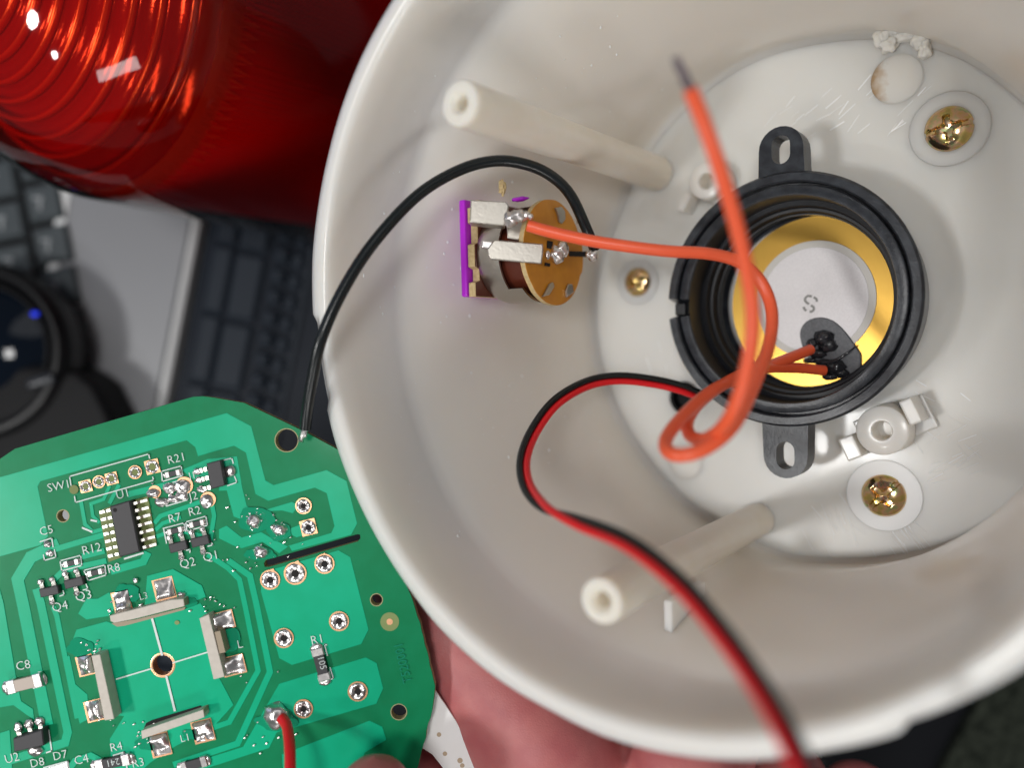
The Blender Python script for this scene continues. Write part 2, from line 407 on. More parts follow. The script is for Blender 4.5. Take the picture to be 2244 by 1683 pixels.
em = mat('blue_glow', (.01, .02, .3), .4); eb = em.node_tree.nodes['Principled BSDF']; eb.inputs['Emission Color'].default_value = (.01, .04, 1, 1); eb.inputs['Emission Strength'].default_value = .7
add('blue_glint', mesh('blue_glint', *blob(P(76, 688, 22.7) - dev.location,   .11, .07, .05)), em, dev, smooth='all')  # glowing bead added in place of a blue glint on the lens
add('tab', bevel(mesh('tab', *box(P(92, 835, 22.75) - dev.location, (.8, .28, .25), Matrix.Rotation(.3, 3, 'Z')), True), .1, 3), M['black_worn'], dev, smooth=True)

# ------------------------------------------------------------------ white scrap of paper
zp = 12.15
pv = [(918, 1560), (952, 1512), (975, 1545), (1000, 1583), (1022, 1628), (1046, 1686), (1060, 1740), (1015, 1760), (975, 1690), (948, 1655), (925, 1640)]
po = P(990, 1620, H - zp)
paper = thing('paper_scrap', 'white paper scrap with brown spots between circuit board and palm', 'paper', (po.x, po.y, zp - .05))
def PP(x, y):
    v = P(x, y, H - zp); return (v.x - po.x, v.y - po.y)
add('sheet', pmesh('sheet', [PP(*q) for q in pv], 0, .045), M['paper'], paper)
for x, y, r in ((962, 1611, 5), (975, 1653, 5), (1008, 1668, 6), (1013, 1679, 5)):
    c = PP(x, y); add('spot', pmesh('spot', circle(c[0], c[1], r / F * (H - zp), 12), .047, .049), M['brownspot'], paper)

# ------------------------------------------------------------------ red beacon lens
Nb = Vector((2200 - CX, -(650 - CY), -F)).normalized()
Yb = (Vector((0, 1, 0)) - Nb * Nb[1]).normalized(); Xb = Yb.cross(-Nb)
RB = Matrix((Xb, Yb, -Nb)).transposed()
bo = CAMP + Vector((-9.63, 9.22, -19.78)) * (3.9 / 4.5)
bea = thing('beacon_lens', 'translucent red ribbed warning beacon lens beside the white housing', 'beacon lens', bo, RB)
nb = 220
def rib(k, a, r, z):
    return (r, z)
bz0, bz1 = -7.5, -.02
prof = [(3.98, bz1), (4.02, -2), (4.08, -5), (4.14, bz0)]
add('ribbed_wall', merge('ribbed_wall', [lathe(prof, nb, fn=rib)]), M['redrib'], bea)
rb_ = []
for i in range(230):
    a = 2 * PI * i / 230; da = .0085
    q = []
    for z, r in ((bz1 - .02, 3.985), (-2, 4.025), (-5, 4.085), (bz0, 4.145)):
        for b, e in ((-da, -.01), (0, .055), (da, -.01)): q.append(((r + e) * math.cos(a + b), (r + e) * math.sin(a + b), z))
    rb_.append((q, [(k * 3 + j, k * 3 + j + 1, k * 3 + j + 4, k * 3 + j + 3) for k in range(3) for j in range(2)]))
add('rib', merge('rib', rb_), M['redstrip'], bea, kind='stuff')
def tooth(k, a, r, z):
    odd = int(round(a / (2 * PI) * nb)) % 2
    return (r, z + (.0 if k != 0 else (-.42 if odd else .02)))
add('tooth_band', merge('tooth_band', [lathe([(4.03, -.02), (3.96, .2), (3.88, .35)], nb, fn=tooth)]), M['redtooth'], bea)
ringp = [(3.88, .34), (3.80, .36)]
rads = [3.66, 3.33, 3.02, 2.72, 2.42, 2.12, 1.80, 1.46, 1.10, .72, .35]
def dome(r): return .36 + 2.55 * (1 - (r / 3.95) ** 2.2)
for i, r in enumerate(rads):
    z = dome(r)
    ringp += [(r + .06, z - .10), (r, z - .02), (r - .10, z - .12)]
ringp.append((.001, dome(0) - .1))
add('stepped_dome', merge('stepped_dome', [lathe(ringp, 120)]), M['redinner'], bea, smooth='all')
for i, r in enumerate(rads):
    add('lens_ring', merge('lens_ring', [tube_ring(r, .052, dome(r) + .02, 120, 10, 1.5)]), M['redring'], bea, smooth='all')
outp = [(4.72, bz0), (4.52, -5), (4.30, -2), (4.17, -.3), (4.10, .35), (3.98, .85), (3.78, 1.35), (3.45, 1.95), (2.95, 2.5), (2.3, 2.95), (1.5, 3.25), (.7, 3.38), (.001, 3.42)]
add('outer_shell', merge('outer_shell', [lathe(smooth_path([(a, b, 0) for a, b in outp], .15) and [(q[0], q[1]) for q in smooth_path([(a, b, 0) for a, b in outp], .2)], 120)]), M['redshell'], bea, smooth='all')
add('base_ring', merge('base_ring', [lathe([(4.1, bz0), (4.74, bz0), (4.74, bz0 - .4), (0, bz0 - .4)], 96)]), M['redbase'], bea)

# ------------------------------------------------------------------ white housing
hou = thing('siren_housing', 'round white plastic siren housing open toward the camera', 'housing', HO, ROT)
rimpx = [(859, 0), (790, 127), (754, 217), (718, 343), (697, 452), (685, 560), (684, 632), (686, 688), (697, 709), (703, 777), (721, 883), (717, 898), (732, 960), (778, 1083),
         (835, 1195), (888, 1278), (953, 1365), (1080, 1481), (1206, 1557), (1315, 1611), (1423, 1644), (1500, 1658), (1625, 1667), (1751, 1658), (1806, 1647), (1972, 1608), (1988, 1582), (2100, 1540), (2244, 1463)]
rp = []
for x, y in rimpx:
    v = D(x, y, 0); rp.append((math.atan2(v.y, v.x) % (2 * PI), math.hypot(v.x, v.y)))
rp.sort()
def rimR(a):
    a %= 2 * PI
    if a < rp[0][0] or a > rp[-1][0]:
        gap = rp[0][0] + 2 * PI - rp[-1][0]; t = ((a - rp[-1][0]) % (2 * PI)) / gap
        e = rp[-1][1] * (1 - t) + rp[0][1] * t
        w = min(1, t * 2.2, (1 - t) * 2.2); w = w * w * (3 - 2 * w); return e * (1 - w) + 5.85 * w
    for i in range(len(rp) - 1):
        if rp[i][0] <= a <= rp[i + 1][0]:
            t = (a - rp[i][0]) / max(1e-6, rp[i + 1][0] - rp[i][0]); return rp[i][1] * (1 - t) + rp[i + 1][1] * t
NA = 240
def rimS(a): return sum(rimR(a + d * .04) for d in range(-9, 10)) / 19
floorpx = [(1297, 700), (1299, 640), (1312, 570), (1345, 480), (1376, 405), (1420, 325), (1480, 250), (1545, 190), (1620, 140), (1700, 105), (1790, 84), (1860, 75), (1930, 72), (2010, 82), (2100, 110), (2170, 148), (2235, 200),
           (2300, 265), (2365, 365), (2415, 490), (2438, 640), (2428, 800), (2375, 940), (2295, 1055), (2205, 1135), (2120, 1183), (2030, 1216), (1930, 1232), (1842, 1235), (1760, 1230), (1693, 1215), (1600, 1170), (1500, 1105), (1420, 1020), (1360, 930), (1322, 840), (1303, 770)]
FP = [D(x, y, ZF) for x, y in floorpx]
fc = Vector((.25, .1))
FS = [Vector(q[:2]) - fc for q in smooth_path([tuple(v) for v in FP + FP[:1]], .15)[:-1]]
def floorray(a):
    d = Vector((math.cos(a), math.sin(a))); best = 0
    for p, q in zip(FS, FS[1:] + FS[:1]):
        e = q - p; den = d.x * e.y - d.y * e.x
        if abs(den) < 1e-9: continue
        t = (p.x * e.y - p.y * e.x) / den; u = (p.x * d.y - p.y * d.x) / den
        if t > 0 and -1e-6 <= u <= 1.000001: best = max(best, t)
    return best or 4.7
def floorR(a): return sum(floorray(a + k * .015) for k in (-2, -1, 0, 1, 2)) / 5
# (height, share of rim circle, offset from rim radius, offset from floor outline): inner side from the lip down, then the outside going up
rows = [(0.0, 1, 0.0), (.0, 1, -.05), (.012, 1, -.10), (0.0, 1, -.20), (-.04, 1, -.26), (-.12, 1, -.29), (-.5, 1, -.305), (-1.0, 1, -.315), (-1.5, 1, -.325), (-1.62, .995, -.345), (-1.75, .985, -.40), (-2.0, .96, -.48), (-2.4, .92, -.56),
        (-3.2, .82, -.66), (-4.2, .64, -.66), (-5.2, .43, -.62), (-6.0, .24, -.42), (-6.35, .12, -.27), (-6.5, .06, -.22), (-6.565, .02, -.20), (-6.6, 0, -.28), (-6.82, 0, -.4)]
outr = [(-7.6, 0, .0), (-7.4, .08, .15), (-6.6, .2, .05), (-5.2, .5, .0), (-3.2, .8, -.2), (-1.6, .97, -.2), (-.9, 1, -.12), (-.85, 1, .0), (-.06, 1, .0)]
vs, fs = [], []
allrows = rows + outr
for i in range(NA):
    a = 2 * PI * i / NA; rr, rsm, fl = rimR(a), rimS(a), floorR(a)
    ca, sa = math.cos(a), math.sin(a)
    for z, s, off in allrows:
        base = rr if z > -.1 and off > -.06 else rsm
        A = Vector((ca, sa)) * (base + off); B = fc + Vector((ca, sa)) * (fl + off + .18)
        q = A * s + B * (1 - s); zz = z
        vs.append((q.x, q.y, zz))
m_ = len(allrows)
for i in range(NA):
    j = (i + 1) % NA
    for k in range(m_ - 1): fs.append((i * m_ + k, i * m_ + k + 1, j * m_ + k + 1, j * m_ + k))
    fs.append((i * m_ + m_ - 1, i * m_, j * m_, j * m_ + m_ - 1))
k0_, k1_ = len(rows) - 1, len(rows)
nv = len(vs); vs += [(fc.x, fc.y, -6.82), (fc.x, fc.y, -7.6)]
for i in range(NA):
    j = (i + 1) % NA
    fs.append((i * m_ + k0_, nv, j * m_ + k0_)); fs.append((i * m_ + k1_, j * m_ + k1_, nv + 1))
# separate the bottom ring from the outside ring so the shell stays closed
fs = [f for f in fs if not (len(f) == 4 and {f[0] % m_, f[1] % m_} == {k0_, k1_} and f[0] < nv)]
add('shell', mesh('shell', vs, fs, True), M['white'], hou, smooth='all')
# floor plate with its cable hole
ch_ = D(1500, 872, ZF)
fpl = []
for i in range(len(FP)):
    fpl.append((FP[i].x, FP[i].y))
fpl = [(q[0], q[1]) for q in smooth_path([(x, y, 0) for x, y in fpl + fpl[:1]], .18)[:-1]]
add('floor_plate', pmesh('floor_plate', fpl, -6.81, ZF, holes=[circle(ch_.x, ch_.y, .34, 28)], ch=.07), M['white'], hou)
add('hole_shade_liner', merge('hole_shade_liner', [lathe([(.335, ZF - .01), (.27, ZF - .01), (.25, ZF - .12), (.24, -6.80), (0, -6.80)], 28, c=(ch_.x, ch_.y))]), M['matt_black'], hou, smooth=True)  # black liner added to put the cable hole's shade into colour
# posts
def post(tip, base, r, zt, hole=.1):
    a = D(*tip, zt); b = D(*base, ZF - .2)
    n = 36; v, f = [], []
    ax = (Vector((a.x, a.y, zt)) - Vector((b.x, b.y, ZF - .2)))
    prof = [(r * 1.02, 0.0), (r * .99, .5), (r, .985), (r * .96, .997), (r * .9, 1.0), (hole * 1.7, 1.0), (hole * 1.5, .996), (hole * 1.15, .992), (hole, .985), (hole * .9, .93), (0.0, .93)]
    for i in range(n):
        t = 2 * PI * i / n
        for q, h in prof:
            c = Vector((b.x, b.y, ZF - .2)) + ax * h; v.append((c.x + q * math.cos(t), c.y + q * math.sin(t), c.z))
    m = len(prof)
    for i in range(n):
        for k in range(m - 1): f.append((i * m + k, ((i + 1) % n) * m + k, ((i + 1) % n) * m + k + 1, i * m + k + 1))
    return mesh('screw_post', v, f, True)
add('screw_post', post((1006, 225), (1450, 383), .335, -.02), M['white_post'], hou, smooth=True)
add('screw_post', post((1316, 1318), (1668, 1135), .315, -.1), M['white_post'], hou, smooth=True)
# wall rib near the lower post
rb = D(1478, 1322, -2.6)
add('wall_rib', bevel(mesh('wall_rib', *box((rb.x, rb.y - .15, -3.0), (.14, .5, 1.3)), True), .04), M['white'], hou)
# screw seats and screws
def annulus(name, c, r0, r1, z0, z1, m, n=48):
    return add(name, merge(name, [lathe([(r0, z0), (r0, z1), (r1 - .015, z1), (r1, z1 - .015), (r1, z0)], n, c=(c.x, c.y))]), m, hou)
def screw(px, r, z, turn, seat):
    c = D(*px, z)
    nr, na = 22, 96; v, f = [], []
    for i in range(nr + 1):
        q = i / nr
        for k in range(na):
            a = 2 * PI * k / na; x, y = q * math.cos(a), q * math.sin(a)
            h = .52 * math.sqrt(max(0, 1 - (q * .97) ** 2)) - .10
            u, w = x * math.cos(turn) + y * math.sin(turn), -x * math.sin(turn) + y * math.cos(turn)
            hw = .13
            def sm(d, e): return max(0., min(1., d / e))
            d1 = sm(hw - abs(w), .05) * sm(1.2 - abs(u), .05) * .16
            fl = .11 + .05 * max(0, 1 - abs(q))
            arm1 = sm(.15 - abs(w), .05) * sm(.60 - abs(u), .10); arm2 = sm(.15 - abs(u), .05) * sm(.60 - abs(w), .10)
            core = sm(.30 - q, .10)
            d2 = max(arm1, arm2, core) * (.36 - .28 * q)
            h -= max(d1, d2)
            v.append((c.x + x * r, c.y + y * r, z + .02 + h * r))
    for i in range(nr):
        for k in range(na):
            l = (k + 1) % na; f.append((i * na + k, (i + 1) * na + k, (i + 1) * na + l, i * na + l))
    b0 = len(v)
    for k in range(na):
        a = 2 * PI * k / na; v.append((c.x + math.cos(a) * r, c.y + math.sin(a) * r, z - .1))
    for k in range(na):
        l = (k + 1) % na; f.append((nr * na + k, b0 + k, b0 + l, nr * na + l))
    o = add('screw', mesh('screw', v, f), M['zinc'], hou, smooth=True)
    annulus('screw_seat', c, r * 1.0, seat, z - .08, z + .022, M['scraped'] if px[1] > 900 else M['white'])
    return o
screw((2080, 282), .375, ZF, .15, .62)
screw((1937, 1086), .375, ZF, .80, .64)
screw((1398, 618), .30, ZF, .9, .46)
# bosses and clip blocks beside the buzzer
def boss(px, top, ro, rh, blocks, ang):
    c = D(*px, top)
    add('boss', merge('boss', [lathe([(ro + .02, ZF - .05), (ro, top - .02), (ro - .03, top), (rh + .02, top), (rh, top - .02), (rh, top - .42), (0, top - .42)], 40, c=(c.x, c.y))]), M['white'], hou, smooth=True)
    for bx, by, sx, sy, t in blocks:
        q = D(bx, by, t)
        add('clip_block', bevel(mesh('clip_block', *box((q.x, q.y, (t + ZF - .1) / 2), (sx, sy, t - ZF + .1), Matrix.Rotation(ang, 3, 'Z')), True), .035), M['white'], hou)
boss((1547, 396), -6.0, .34, .15, [(1498, 442, .16, .36, -6.15), (1575, 425, .5, .4, -6.3)], -.55)
boss((1932, 944), -5.95, .42, .16, [(1994, 902, .20, .44, -5.8), (1862, 982, .26, .42, -6.0), (1893, 964, .10, .40, -6.35), (1975, 915, .10, .42, -6.3)], .42)
pl = D(1960, 930, -6.5)
add('boss_plate', bevel(mesh('boss_plate', *box((pl.x, pl.y, -6.53), (1.25, .62, .1), Matrix.Rotation(.42, 3, 'Z')), True), .03), M['white'], hou)
# moulding marks on the plate
for (x, y), r in (((1502, 1012), .36), ((1450, 890), .62)):
    c = D(x, y, ZF)
    if (x, y) == (1450, 890): continue
    add('moulding_mark', merge('moulding_mark', [lathe([(r, ZF + .001), (r - .02, ZF + .005), (0.001, ZF + .005)], 40, c=(c.x, c.y))]), M['white'], hou)
st = mat('stained_white_plastic', (.80, .765, .705), .31, sss=.75, sr=(1.0, .84, .70), ss=.7)
nt = st.node_tree; tcn = nt.nodes.new('ShaderNodeTexCoord'); sp = nt.nodes.new('ShaderNodeSeparateXYZ'); nz = nt.nodes.new('ShaderNodeTexNoise'); nz.inputs['Scale'].default_value = 5
nt.links.new(tcn.outputs['Generated'], sp.inputs[0]); nt.links.new(tcn.outputs['Generated'], nz.inputs[0])
m1 = nt.nodes.new('ShaderNodeMath'); m1.operation = 'MULTIPLY_ADD'; m1.inputs[1].default_value = -2.2; m1.inputs[2].default_value = .62; nt.links.new(sp.outputs[0], m1.inputs[0])
m2 = nt.nodes.new('ShaderNodeMath'); m2.operation = 'MULTIPLY_ADD'; m2.inputs[1].default_value = .9; nt.links.new(nz.outputs[0], m2.inputs[0]); nt.links.new(m1.outputs[0], m2.inputs[2])
rr_ = nt.nodes.new('ShaderNodeValToRGB'); rr_.color_ramp.elements[0].position = .34; rr_.color_ramp.elements[0].color = (.80, .765, .705, 1); rr_.color_ramp.elements[1].position = 1.0; rr_.color_ramp.elements[1].color = (.50, .32, .17, 1)
nt.links.new(m2.outputs[0], rr_.inputs[0]); nt.links.new(rr_.outputs[0], nt.nodes['Principled BSDF'].inputs['Base Color'])
c = D(1965, 172, ZF)
add('stain', merge('stain', [lathe([(.42, ZF + .004), (.41, ZF + .008), (.001, ZF + .008)], 40, c=(c.x, c.y))]), st, hou)
gl = []
for i, (x, y, rx, ry) in enumerate(((1938, 78, .16, .19), (1950, 100, .15, .13), (1985, 78, .24, .12), (2018, 88, .16, .13), (2028, 110, .10, .16), (1962, 72, .16, .10))):
    c = D(x, y, ZF); gl.append(blob((c.x, c.y, ZF + .06), rx, ry, .13, seed=i, amp=.5, fr=1.8, n=24, m=14))
add('glue_residue', merge('glue_residue', gl), M['glue_white'], hou, smooth='all')
# scratches scored in the plate and loose plastic dust (uncountable, each one mesh)
sv = []
def scratch(x0, y0, x1, y1, w=.012):
    a, b = D(x0, y0, ZF), D(x1, y1, ZF); d = (b - a); n = Vector((-d.y, d.x, 0)).normalized() * w
    v = [(a.x, a.y, ZF + .0045), (b.x, b.y, ZF + .0045), (b.x + n.x, b.y + n.y, ZF + .0075), (a.x + n.x, a.y + n.y, ZF + .0075)]
    sv.append((v, [(0, 1, 2, 3)]))
rs = random.Random(4)
for (x, y, n, sx, sy, ln, an) in ((1960, 1160, 26, 70, 50, 90, 52), (1810, 1130, 16, 40, 40, 80, 60), (2080, 1020, 18, 60, 50, 60, -25), (1900, 250, 16, 150, 70, 50, -45), (1780, 260, 12, 60, 50, 50, -38), (2050, 900, 14, 70, 60, 50, 35), (1440, 790, 8, 60, 40, 40, 80)):
    for i in range(n):
        px_, py_ = rs.gauss(x, sx * .6), rs.gauss(y, sy * .6); a = math.radians(an + rs.gauss(0, 9)); l = ln * rs.uniform(.3, 1)
        scratch(px_, py_, px_ + l * math.cos(a), py_ + l * math.sin(a), rs.choice((.006, .008, .011, .018)))
add('scratches', merge('scratches', sv), mat('scored_white', (.93, .93, .93), .35, spec=.8), hou, kind='stuff')

# ------------------------------------------------------------------ buzzer
ZB = ZF + .012
bc = D(1790, 662, -6.35)
tc_ = D(1718, 657, -5.25)
bc = Vector((tc_.x, tc_.y, 0))
buz = thing('piezo_buzzer', 'round black piezo buzzer with brass disc and two mounting ears', 'buzzer', HO + ROT @ Vector((bc.x, bc.y, ZB)), ROT)
def BZ(x, y, z):                      # photo pixel -> buzzer frame at housing height z
    v = D(x, y, z); return Vector((v.x - bc.x, v.y - bc.y, z - ZB))
HT = -5.25 - ZB
cutA = math.atan2(BZ(1462, 678, -5.25).y, BZ(1462, 678, -5.25).x)
def cut(k, a, r, z):
    d = (a - cutA + PI) % (2 * PI) - PI
    if abs(d) < .075 and 3 <= k <= 11: z = min(z, HT - .42)
    return r, z
prof = [(1.52, .02), (1.99, .02), (2.09, HT - .45), (2.14, HT - .06), (2.10, HT), (1.985, HT), (1.96, HT - .03), (1.955, HT - .22), (1.915, HT - .22), (1.91, HT - .05), (1.88, HT - .03), (1.80, HT - .035), (1.785, HT - .08),
        (1.775, .74), (1.76, .74), (1.69, .74), (1.675, .72), (1.67, .60), (1.655, .585), (1.61, .58), (1.60, .56), (1.595, .42), (1.585, .405), (1.56, .40), (1.555, .22)]
prof = [(r * 1.027 if r > 1.86 else r, z) for r, z in prof]
add('ring_body', merge('ring_body', [lathe(prof[:13], 180, fn=cut)]), M['black_worn'], buz, smooth=True)
add('inner_step', merge('inner_step', [lathe(prof[12:], 120)]), M['black_inner'], buz, smooth=True)
tb = Vector((2.05 * math.cos(cutA) - .09, 2.05 * math.sin(cutA), 0))
add('slot_block', bevel(mesh('slot_block', *box((tb.x + .09, tb.y, HT - .38), (.20, .22, .28)), True), .02), M['black'], buz)
def ear(pc, sgn):
    c = BZ(*pc, -5.4); w = .385
    t = HT - .12
    out = []
    for i in range(13):
        a = PI * i / 12; out.append((c.x + w * math.cos(a), c.y + sgn * w * math.sin(a)))
    yb = sgn * 2.02
    out += [(c.x - w - .02, yb), (c.x + w + .02, yb)]
    hole = []
    for i in range(11):
        a = PI * i / 10; hole.append((c.x + .16 * math.cos(a), c.y + sgn * (.07 + .16 * math.sin(a))))
    for i in range(11):
        a = PI + PI * i / 10; hole.append((c.x + .16 * math.cos(a), c.y + sgn * (-.10 + .16 * math.sin(a))))
    me = pmesh('ear', out, t - .42, t, holes=[hole], ch=.0)
    add('ear', me, M['black_worn'], buz)
rs = random.Random(3); wm = []
for i in range(90):
    a = rs.uniform(-1.25, .35) if rs.random() < .8 else rs.uniform(-2.2, 1.2); r_ = 2.178; z1 = HT - .06 - abs(rs.gauss(0, .05)); z0 = z1 - rs.uniform(.05, .38); da = rs.uniform(.002, .008); sk = rs.uniform(.0, .05)
    wm.append(([*[((r_ + .024 - .13 * (HT - .06 - z)) * math.cos(b), (r_ + .024 - .13 * (HT - .06 - z)) * math.sin(b), z) for b, z in ((a, z0), (a + da, z0), (a + da + sk, z1), (a + sk, z1))]], [(0, 1, 2, 3)]))
add('wear_marks', merge('wear_marks', wm), mat('scuffed_grey', (.30, .32, .34), .5), buz, kind='stuff')
ear((1712, 326), 1); ear((1722, 1000), -1)
ZR = .245
brx = BZ(1790, 662, ZB + ZR)
add('brass_disc', merge('brass_disc', [lathe([(1.55, ZR - .03), (1.55, ZR), (0.001, ZR)], 96, c=(brx.x * .85, brx.y * .85))]), M['brass'], buz)
c2 = (brx.x * .85 - .02, brx.y * .85 + .04)
add('ceramic_disc', merge('ceramic_disc', [lathe([(1.075, ZR), (1.07, ZR + .022), (.001, ZR + .022)], 80, c=c2)]), M['ceramic'], buz)
add('silver_face', merge('silver_face', [lathe([(.95, ZR + .022), (.945, ZR + .030), (.001, ZR + .030)], 80, c=c2)]), M['silver'], buz)
# printed S on the silver face
def BR(x, y, h=.032): return BZ(x, y, ZB + ZR + h)
sgl = []
for seg in ([(1779, 650), (1771, 648), (1765, 653), (1764, 658), (1768, 663), (1773, 666)], [(1783, 651), (1789, 655), (1790, 661)], [(1777, 669), (1783, 673), (1783, 678), (1780, 682), (1774, 683)], [(1762, 672), (1762, 676), (1767, 681)]):
    pts = smooth_path([BR(*p) for p in seg], .03)
    w = .022; l, r = [], []
    for i, p in enumerate(pts):
        t = (Vector(pts[min(len(pts) - 1, i + 1)]) - Vector(pts[max(0, i - 1)])).normalized(); n = Vector((-t.y, t.x, 0)) * w
        l.append(Vector(p) + n); r.append(Vector(p) - n)
    n = len(pts); sgl.append((l + r, [(i, n + i, n + i + 1, i + 1) for i in range(n - 1)]))
add('printed_mark', merge('printed_mark', sgl), M['ink'], buz)
gp = [(1756, 750), (1753, 730), (1760, 712), (1775, 700), (1800, 695), (1825, 702), (1845, 718), (1862, 738), (1876, 760), (1886, 775), (1887, 795), (1884, 812), (1868, 820), (1850, 822), (1820, 815), (1790, 800), (1765, 775)]
pts = [BR(*p, .03) for p in gp]; pts = smooth_path([(p.x, p.y, 0) for p in pts + pts[:1]], .08)[:-1]
add('lacquer_coat', pmesh('lacquer_coat', [(p[0], p[1]) for p in pts], ZR + .02, ZR + .052, ch=.018), M['greyglue'], buz)
bl = []
for i, (x, y, rx, ry, rz) in enumerate(((1806, 742, .17, .15, .14), (1815, 758, .17, .12, .15), (1780, 752, .10, .09, .10), (1793, 775, .15, .09, .09), (1775, 790, .12, .05, .06), (1805, 793, .20, .055, .07), (1832, 805, .18, .15, .15), (1845, 818, .13, .09, .10), (1818, 826, .14, .06, .08), (1795, 732, .08, .06, .08))):
    p = BR(x, y, .05); bl.append(blob(p, rx, ry, rz, seed=i, amp=.35, fr=2.5))
pth = smooth_path([tuple(BR(x, y, h)) for x, y, h in ((1800, 796, .08), (1830, 790, .14), (1855, 775, .16), (1876, 758, .08))], .04)
bl.append(tube(pth, lambda t: .045 * (1 - .8 * t), 8))
add('lacquer_lump', merge('lacquer_lump', bl), M['blackglue'], buz, smooth='all')

# ------------------------------------------------------------------ wires
def world_path(pts, step=.1): return smooth_path([tuple(P(*p)) for p in pts], step)
def wire(name, label, pts, r, m, tip=None, tipm='tin', tail=None, rings=14):
    wp = world_path(pts); o = Vector(wp[0])
    t = thing(name, label, 'wire', o)
    add('insulation', merge('insulation', [tube([Vector(p) - o for p in wp], r, rings)]), M[m], t, smooth=True)
    if tip:
        tp = world_path([pts[-1]] + tip, .03)
        q = []
        for k in range(3):
            off = [Vector((.028 * math.cos(k * 2.1 + i * .5), .028 * math.sin(k * 2.1 + i * .5), 0)) for i in range(len(tp))]
            q.append(tube([Vector(p) - o + w for p, w in zip(tp, off)], lambda u: .04 * (1 - .35 * u), 6))
        add('bare_strands', merge('bare_strands', q), M[tipm], t, smooth=True)
    return t
wire('red_wire', 'red wire looping from the buzzer to the switch terminal', [(1776, 766, 14.55), (1712, 792, 14.1), (1645, 818, 13.5), (1566, 853, 12.6), (1497, 912, 11.7), (1459, 965, 11.1), (1474, 996, 10.7), (1535, 988, 10.6), (1605, 935, 10.8), (1655, 838, 11.6), (1686, 752, 12.4), (1691, 680, 12.8), (1668, 618, 12.9), (1622, 575, 12.9), (1555, 556, 12.9), (1450, 549, 12.9), (1310, 530, 13.0), (1215, 510, 13.1), (1157, 494, 13.15)], .096, 'redwire')
wire('red_wire', 'red wire rising from the buzzer to a blurred loose grey tip', [(1806, 812, 14.65), (1742, 806, 14.4), (1662, 808, 13.6), (1592, 838, 12.9), (1532, 884, 12.4), (1507, 924, 12.0), (1513, 955, 11.5), (1548, 962, 11.0), (1592, 925, 10.4), (1622, 860, 10.1), (1642, 780, 9.9), (1649, 700, 9.8), (1640, 610, 9.7), (1610, 480, 9.5), (1571, 350, 9.3), (1537, 255, 9.2), (1512, 194, 9.1)], .092, 'redwire', tip=[(1503, 175, 9.05), (1490, 148, 9.0), (1480, 128, 9.0)], tipm='greytip')
wire('black_wire', 'black wire arching from the switch over the rim to its stripped tip', [(1303, 545, 14.1), (1287, 505, 13.9), (1252, 430, 13.7), (1212, 388, 13.6), (1160, 362, 13.5), (1090, 352, 13.4), (1010, 371, 13.3), (915, 428, 13.1), (820, 530, 12.8), (752, 635, 12.7), (705, 740, 12.7), (684, 830, 12.9), (673, 900, 13.1), (669, 940, 13.2)], .093, 'blackwire', tip=[(666, 950, 13.2), (661, 960, 13.25), (660, 965, 13.3)])
pp = world_path([(1535, 868, 15.45), (1500, 853, 15.3), (1440, 838, 15.15), (1360, 829, 14.9), (1290, 840, 14.6), (1220, 880, 14.1), (1172, 942, 13.6), (1148, 1005, 13.0), (1154, 1062, 12.4), (1190, 1108, 11.7), (1262, 1142, 10.9), (1372, 1188, 9.9), (1482, 1272, 9.0), (1584, 1390, 8.2), (1664, 1505, 7.6), (1722, 1605, 7.1), (1764, 1695, 6.8), (1800, 1790, 6.6)], .12)
o = Vector(pp[0]); cab = thing('two_core_cable', 'red and black twin cable curving out of the housing floor', 'cable', o)
rc, bc_ = [], []
n = len(pp)
ts_ = next(i for i, p in enumerate(pp) if (Vector(p) - P(1158, 1066, 12.35)).length < .2)
te_ = next(i for i, p in enumerate(pp) if (Vector(p) - P(1350, 1175, 10.1)).length < .25)
for i, p in enumerate(pp):
    t = (Vector(pp[min(n - 1, i + 1)]) - Vector(pp[max(0, i - 1)])).normalized()
    v = (CAMP - Vector(p)).normalized(); s = t.cross(v).normalized(); w = s.cross(t).normalized()   # s: to the right of travel
    u = min(1, max(0, (i - ts_) / (te_ - ts_))); u = u * u * (3 - 2 * u); a = PI * u
    off = (s * math.cos(a) - w * math.sin(a)) * .056
    bc_.append(Vector(p) - o + off); rc.append(Vector(p) - o - off)
add('red_core', merge('red_core', [tube(rc, .058, 12)]), M['redcore'], cab, smooth=True)
add('black_core', merge('black_core', [tube(bc_, .058, 12)]), M['blackwire'], cab, smooth=True)

# ------------------------------------------------------------------ potentiometer with switch on the left wall
pc = Vector((-7.9, 1.75, -3.05)) - AX
pot = thing('potentiometer', 'amber disc potentiometer switch with purple plate on housing wall', 'potentiometer', HO + ROT @ pc, ROT)
def PT(x, y, d):
    return ROT.transposed() @ (P(x, y, d) - (HO + ROT @ pc))
def xbox(x0, x1, y0, y1, z0, z1): return box(((x0 + x1) / 2, (y0 + y1) / 2, (z0 + z1) / 2), (x1 - x0, y1 - y0, z1 - z0))
def xlathe(prof, n=48, a0=0, a1=2 * PI, ry=1.0):
    v, f = [], []; m = len(prof); full = a1 - a0 > 6.2; k = n if full else n + 1
    for i in range(k):
        a = a0 + (a1 - a0) * i / n
        for r, x in prof: v.append((x, r * math.cos(a), r * math.sin(a)))
    for i in range(n):
        j = (i + 1) % k
        for q in range(m - 1): f.append((i * m + q, j * m + q, j * m + q + 1, i * m + q + 1))
    return v, f
yo, zo = .12, .12
add('purple_plate', bevel(mesh('purple_plate', *xbox(-1.41, -1.275, yo - .84, yo + .86, zo - .9, zo + .75), True), .04), M['purple'], pot)
ol = []
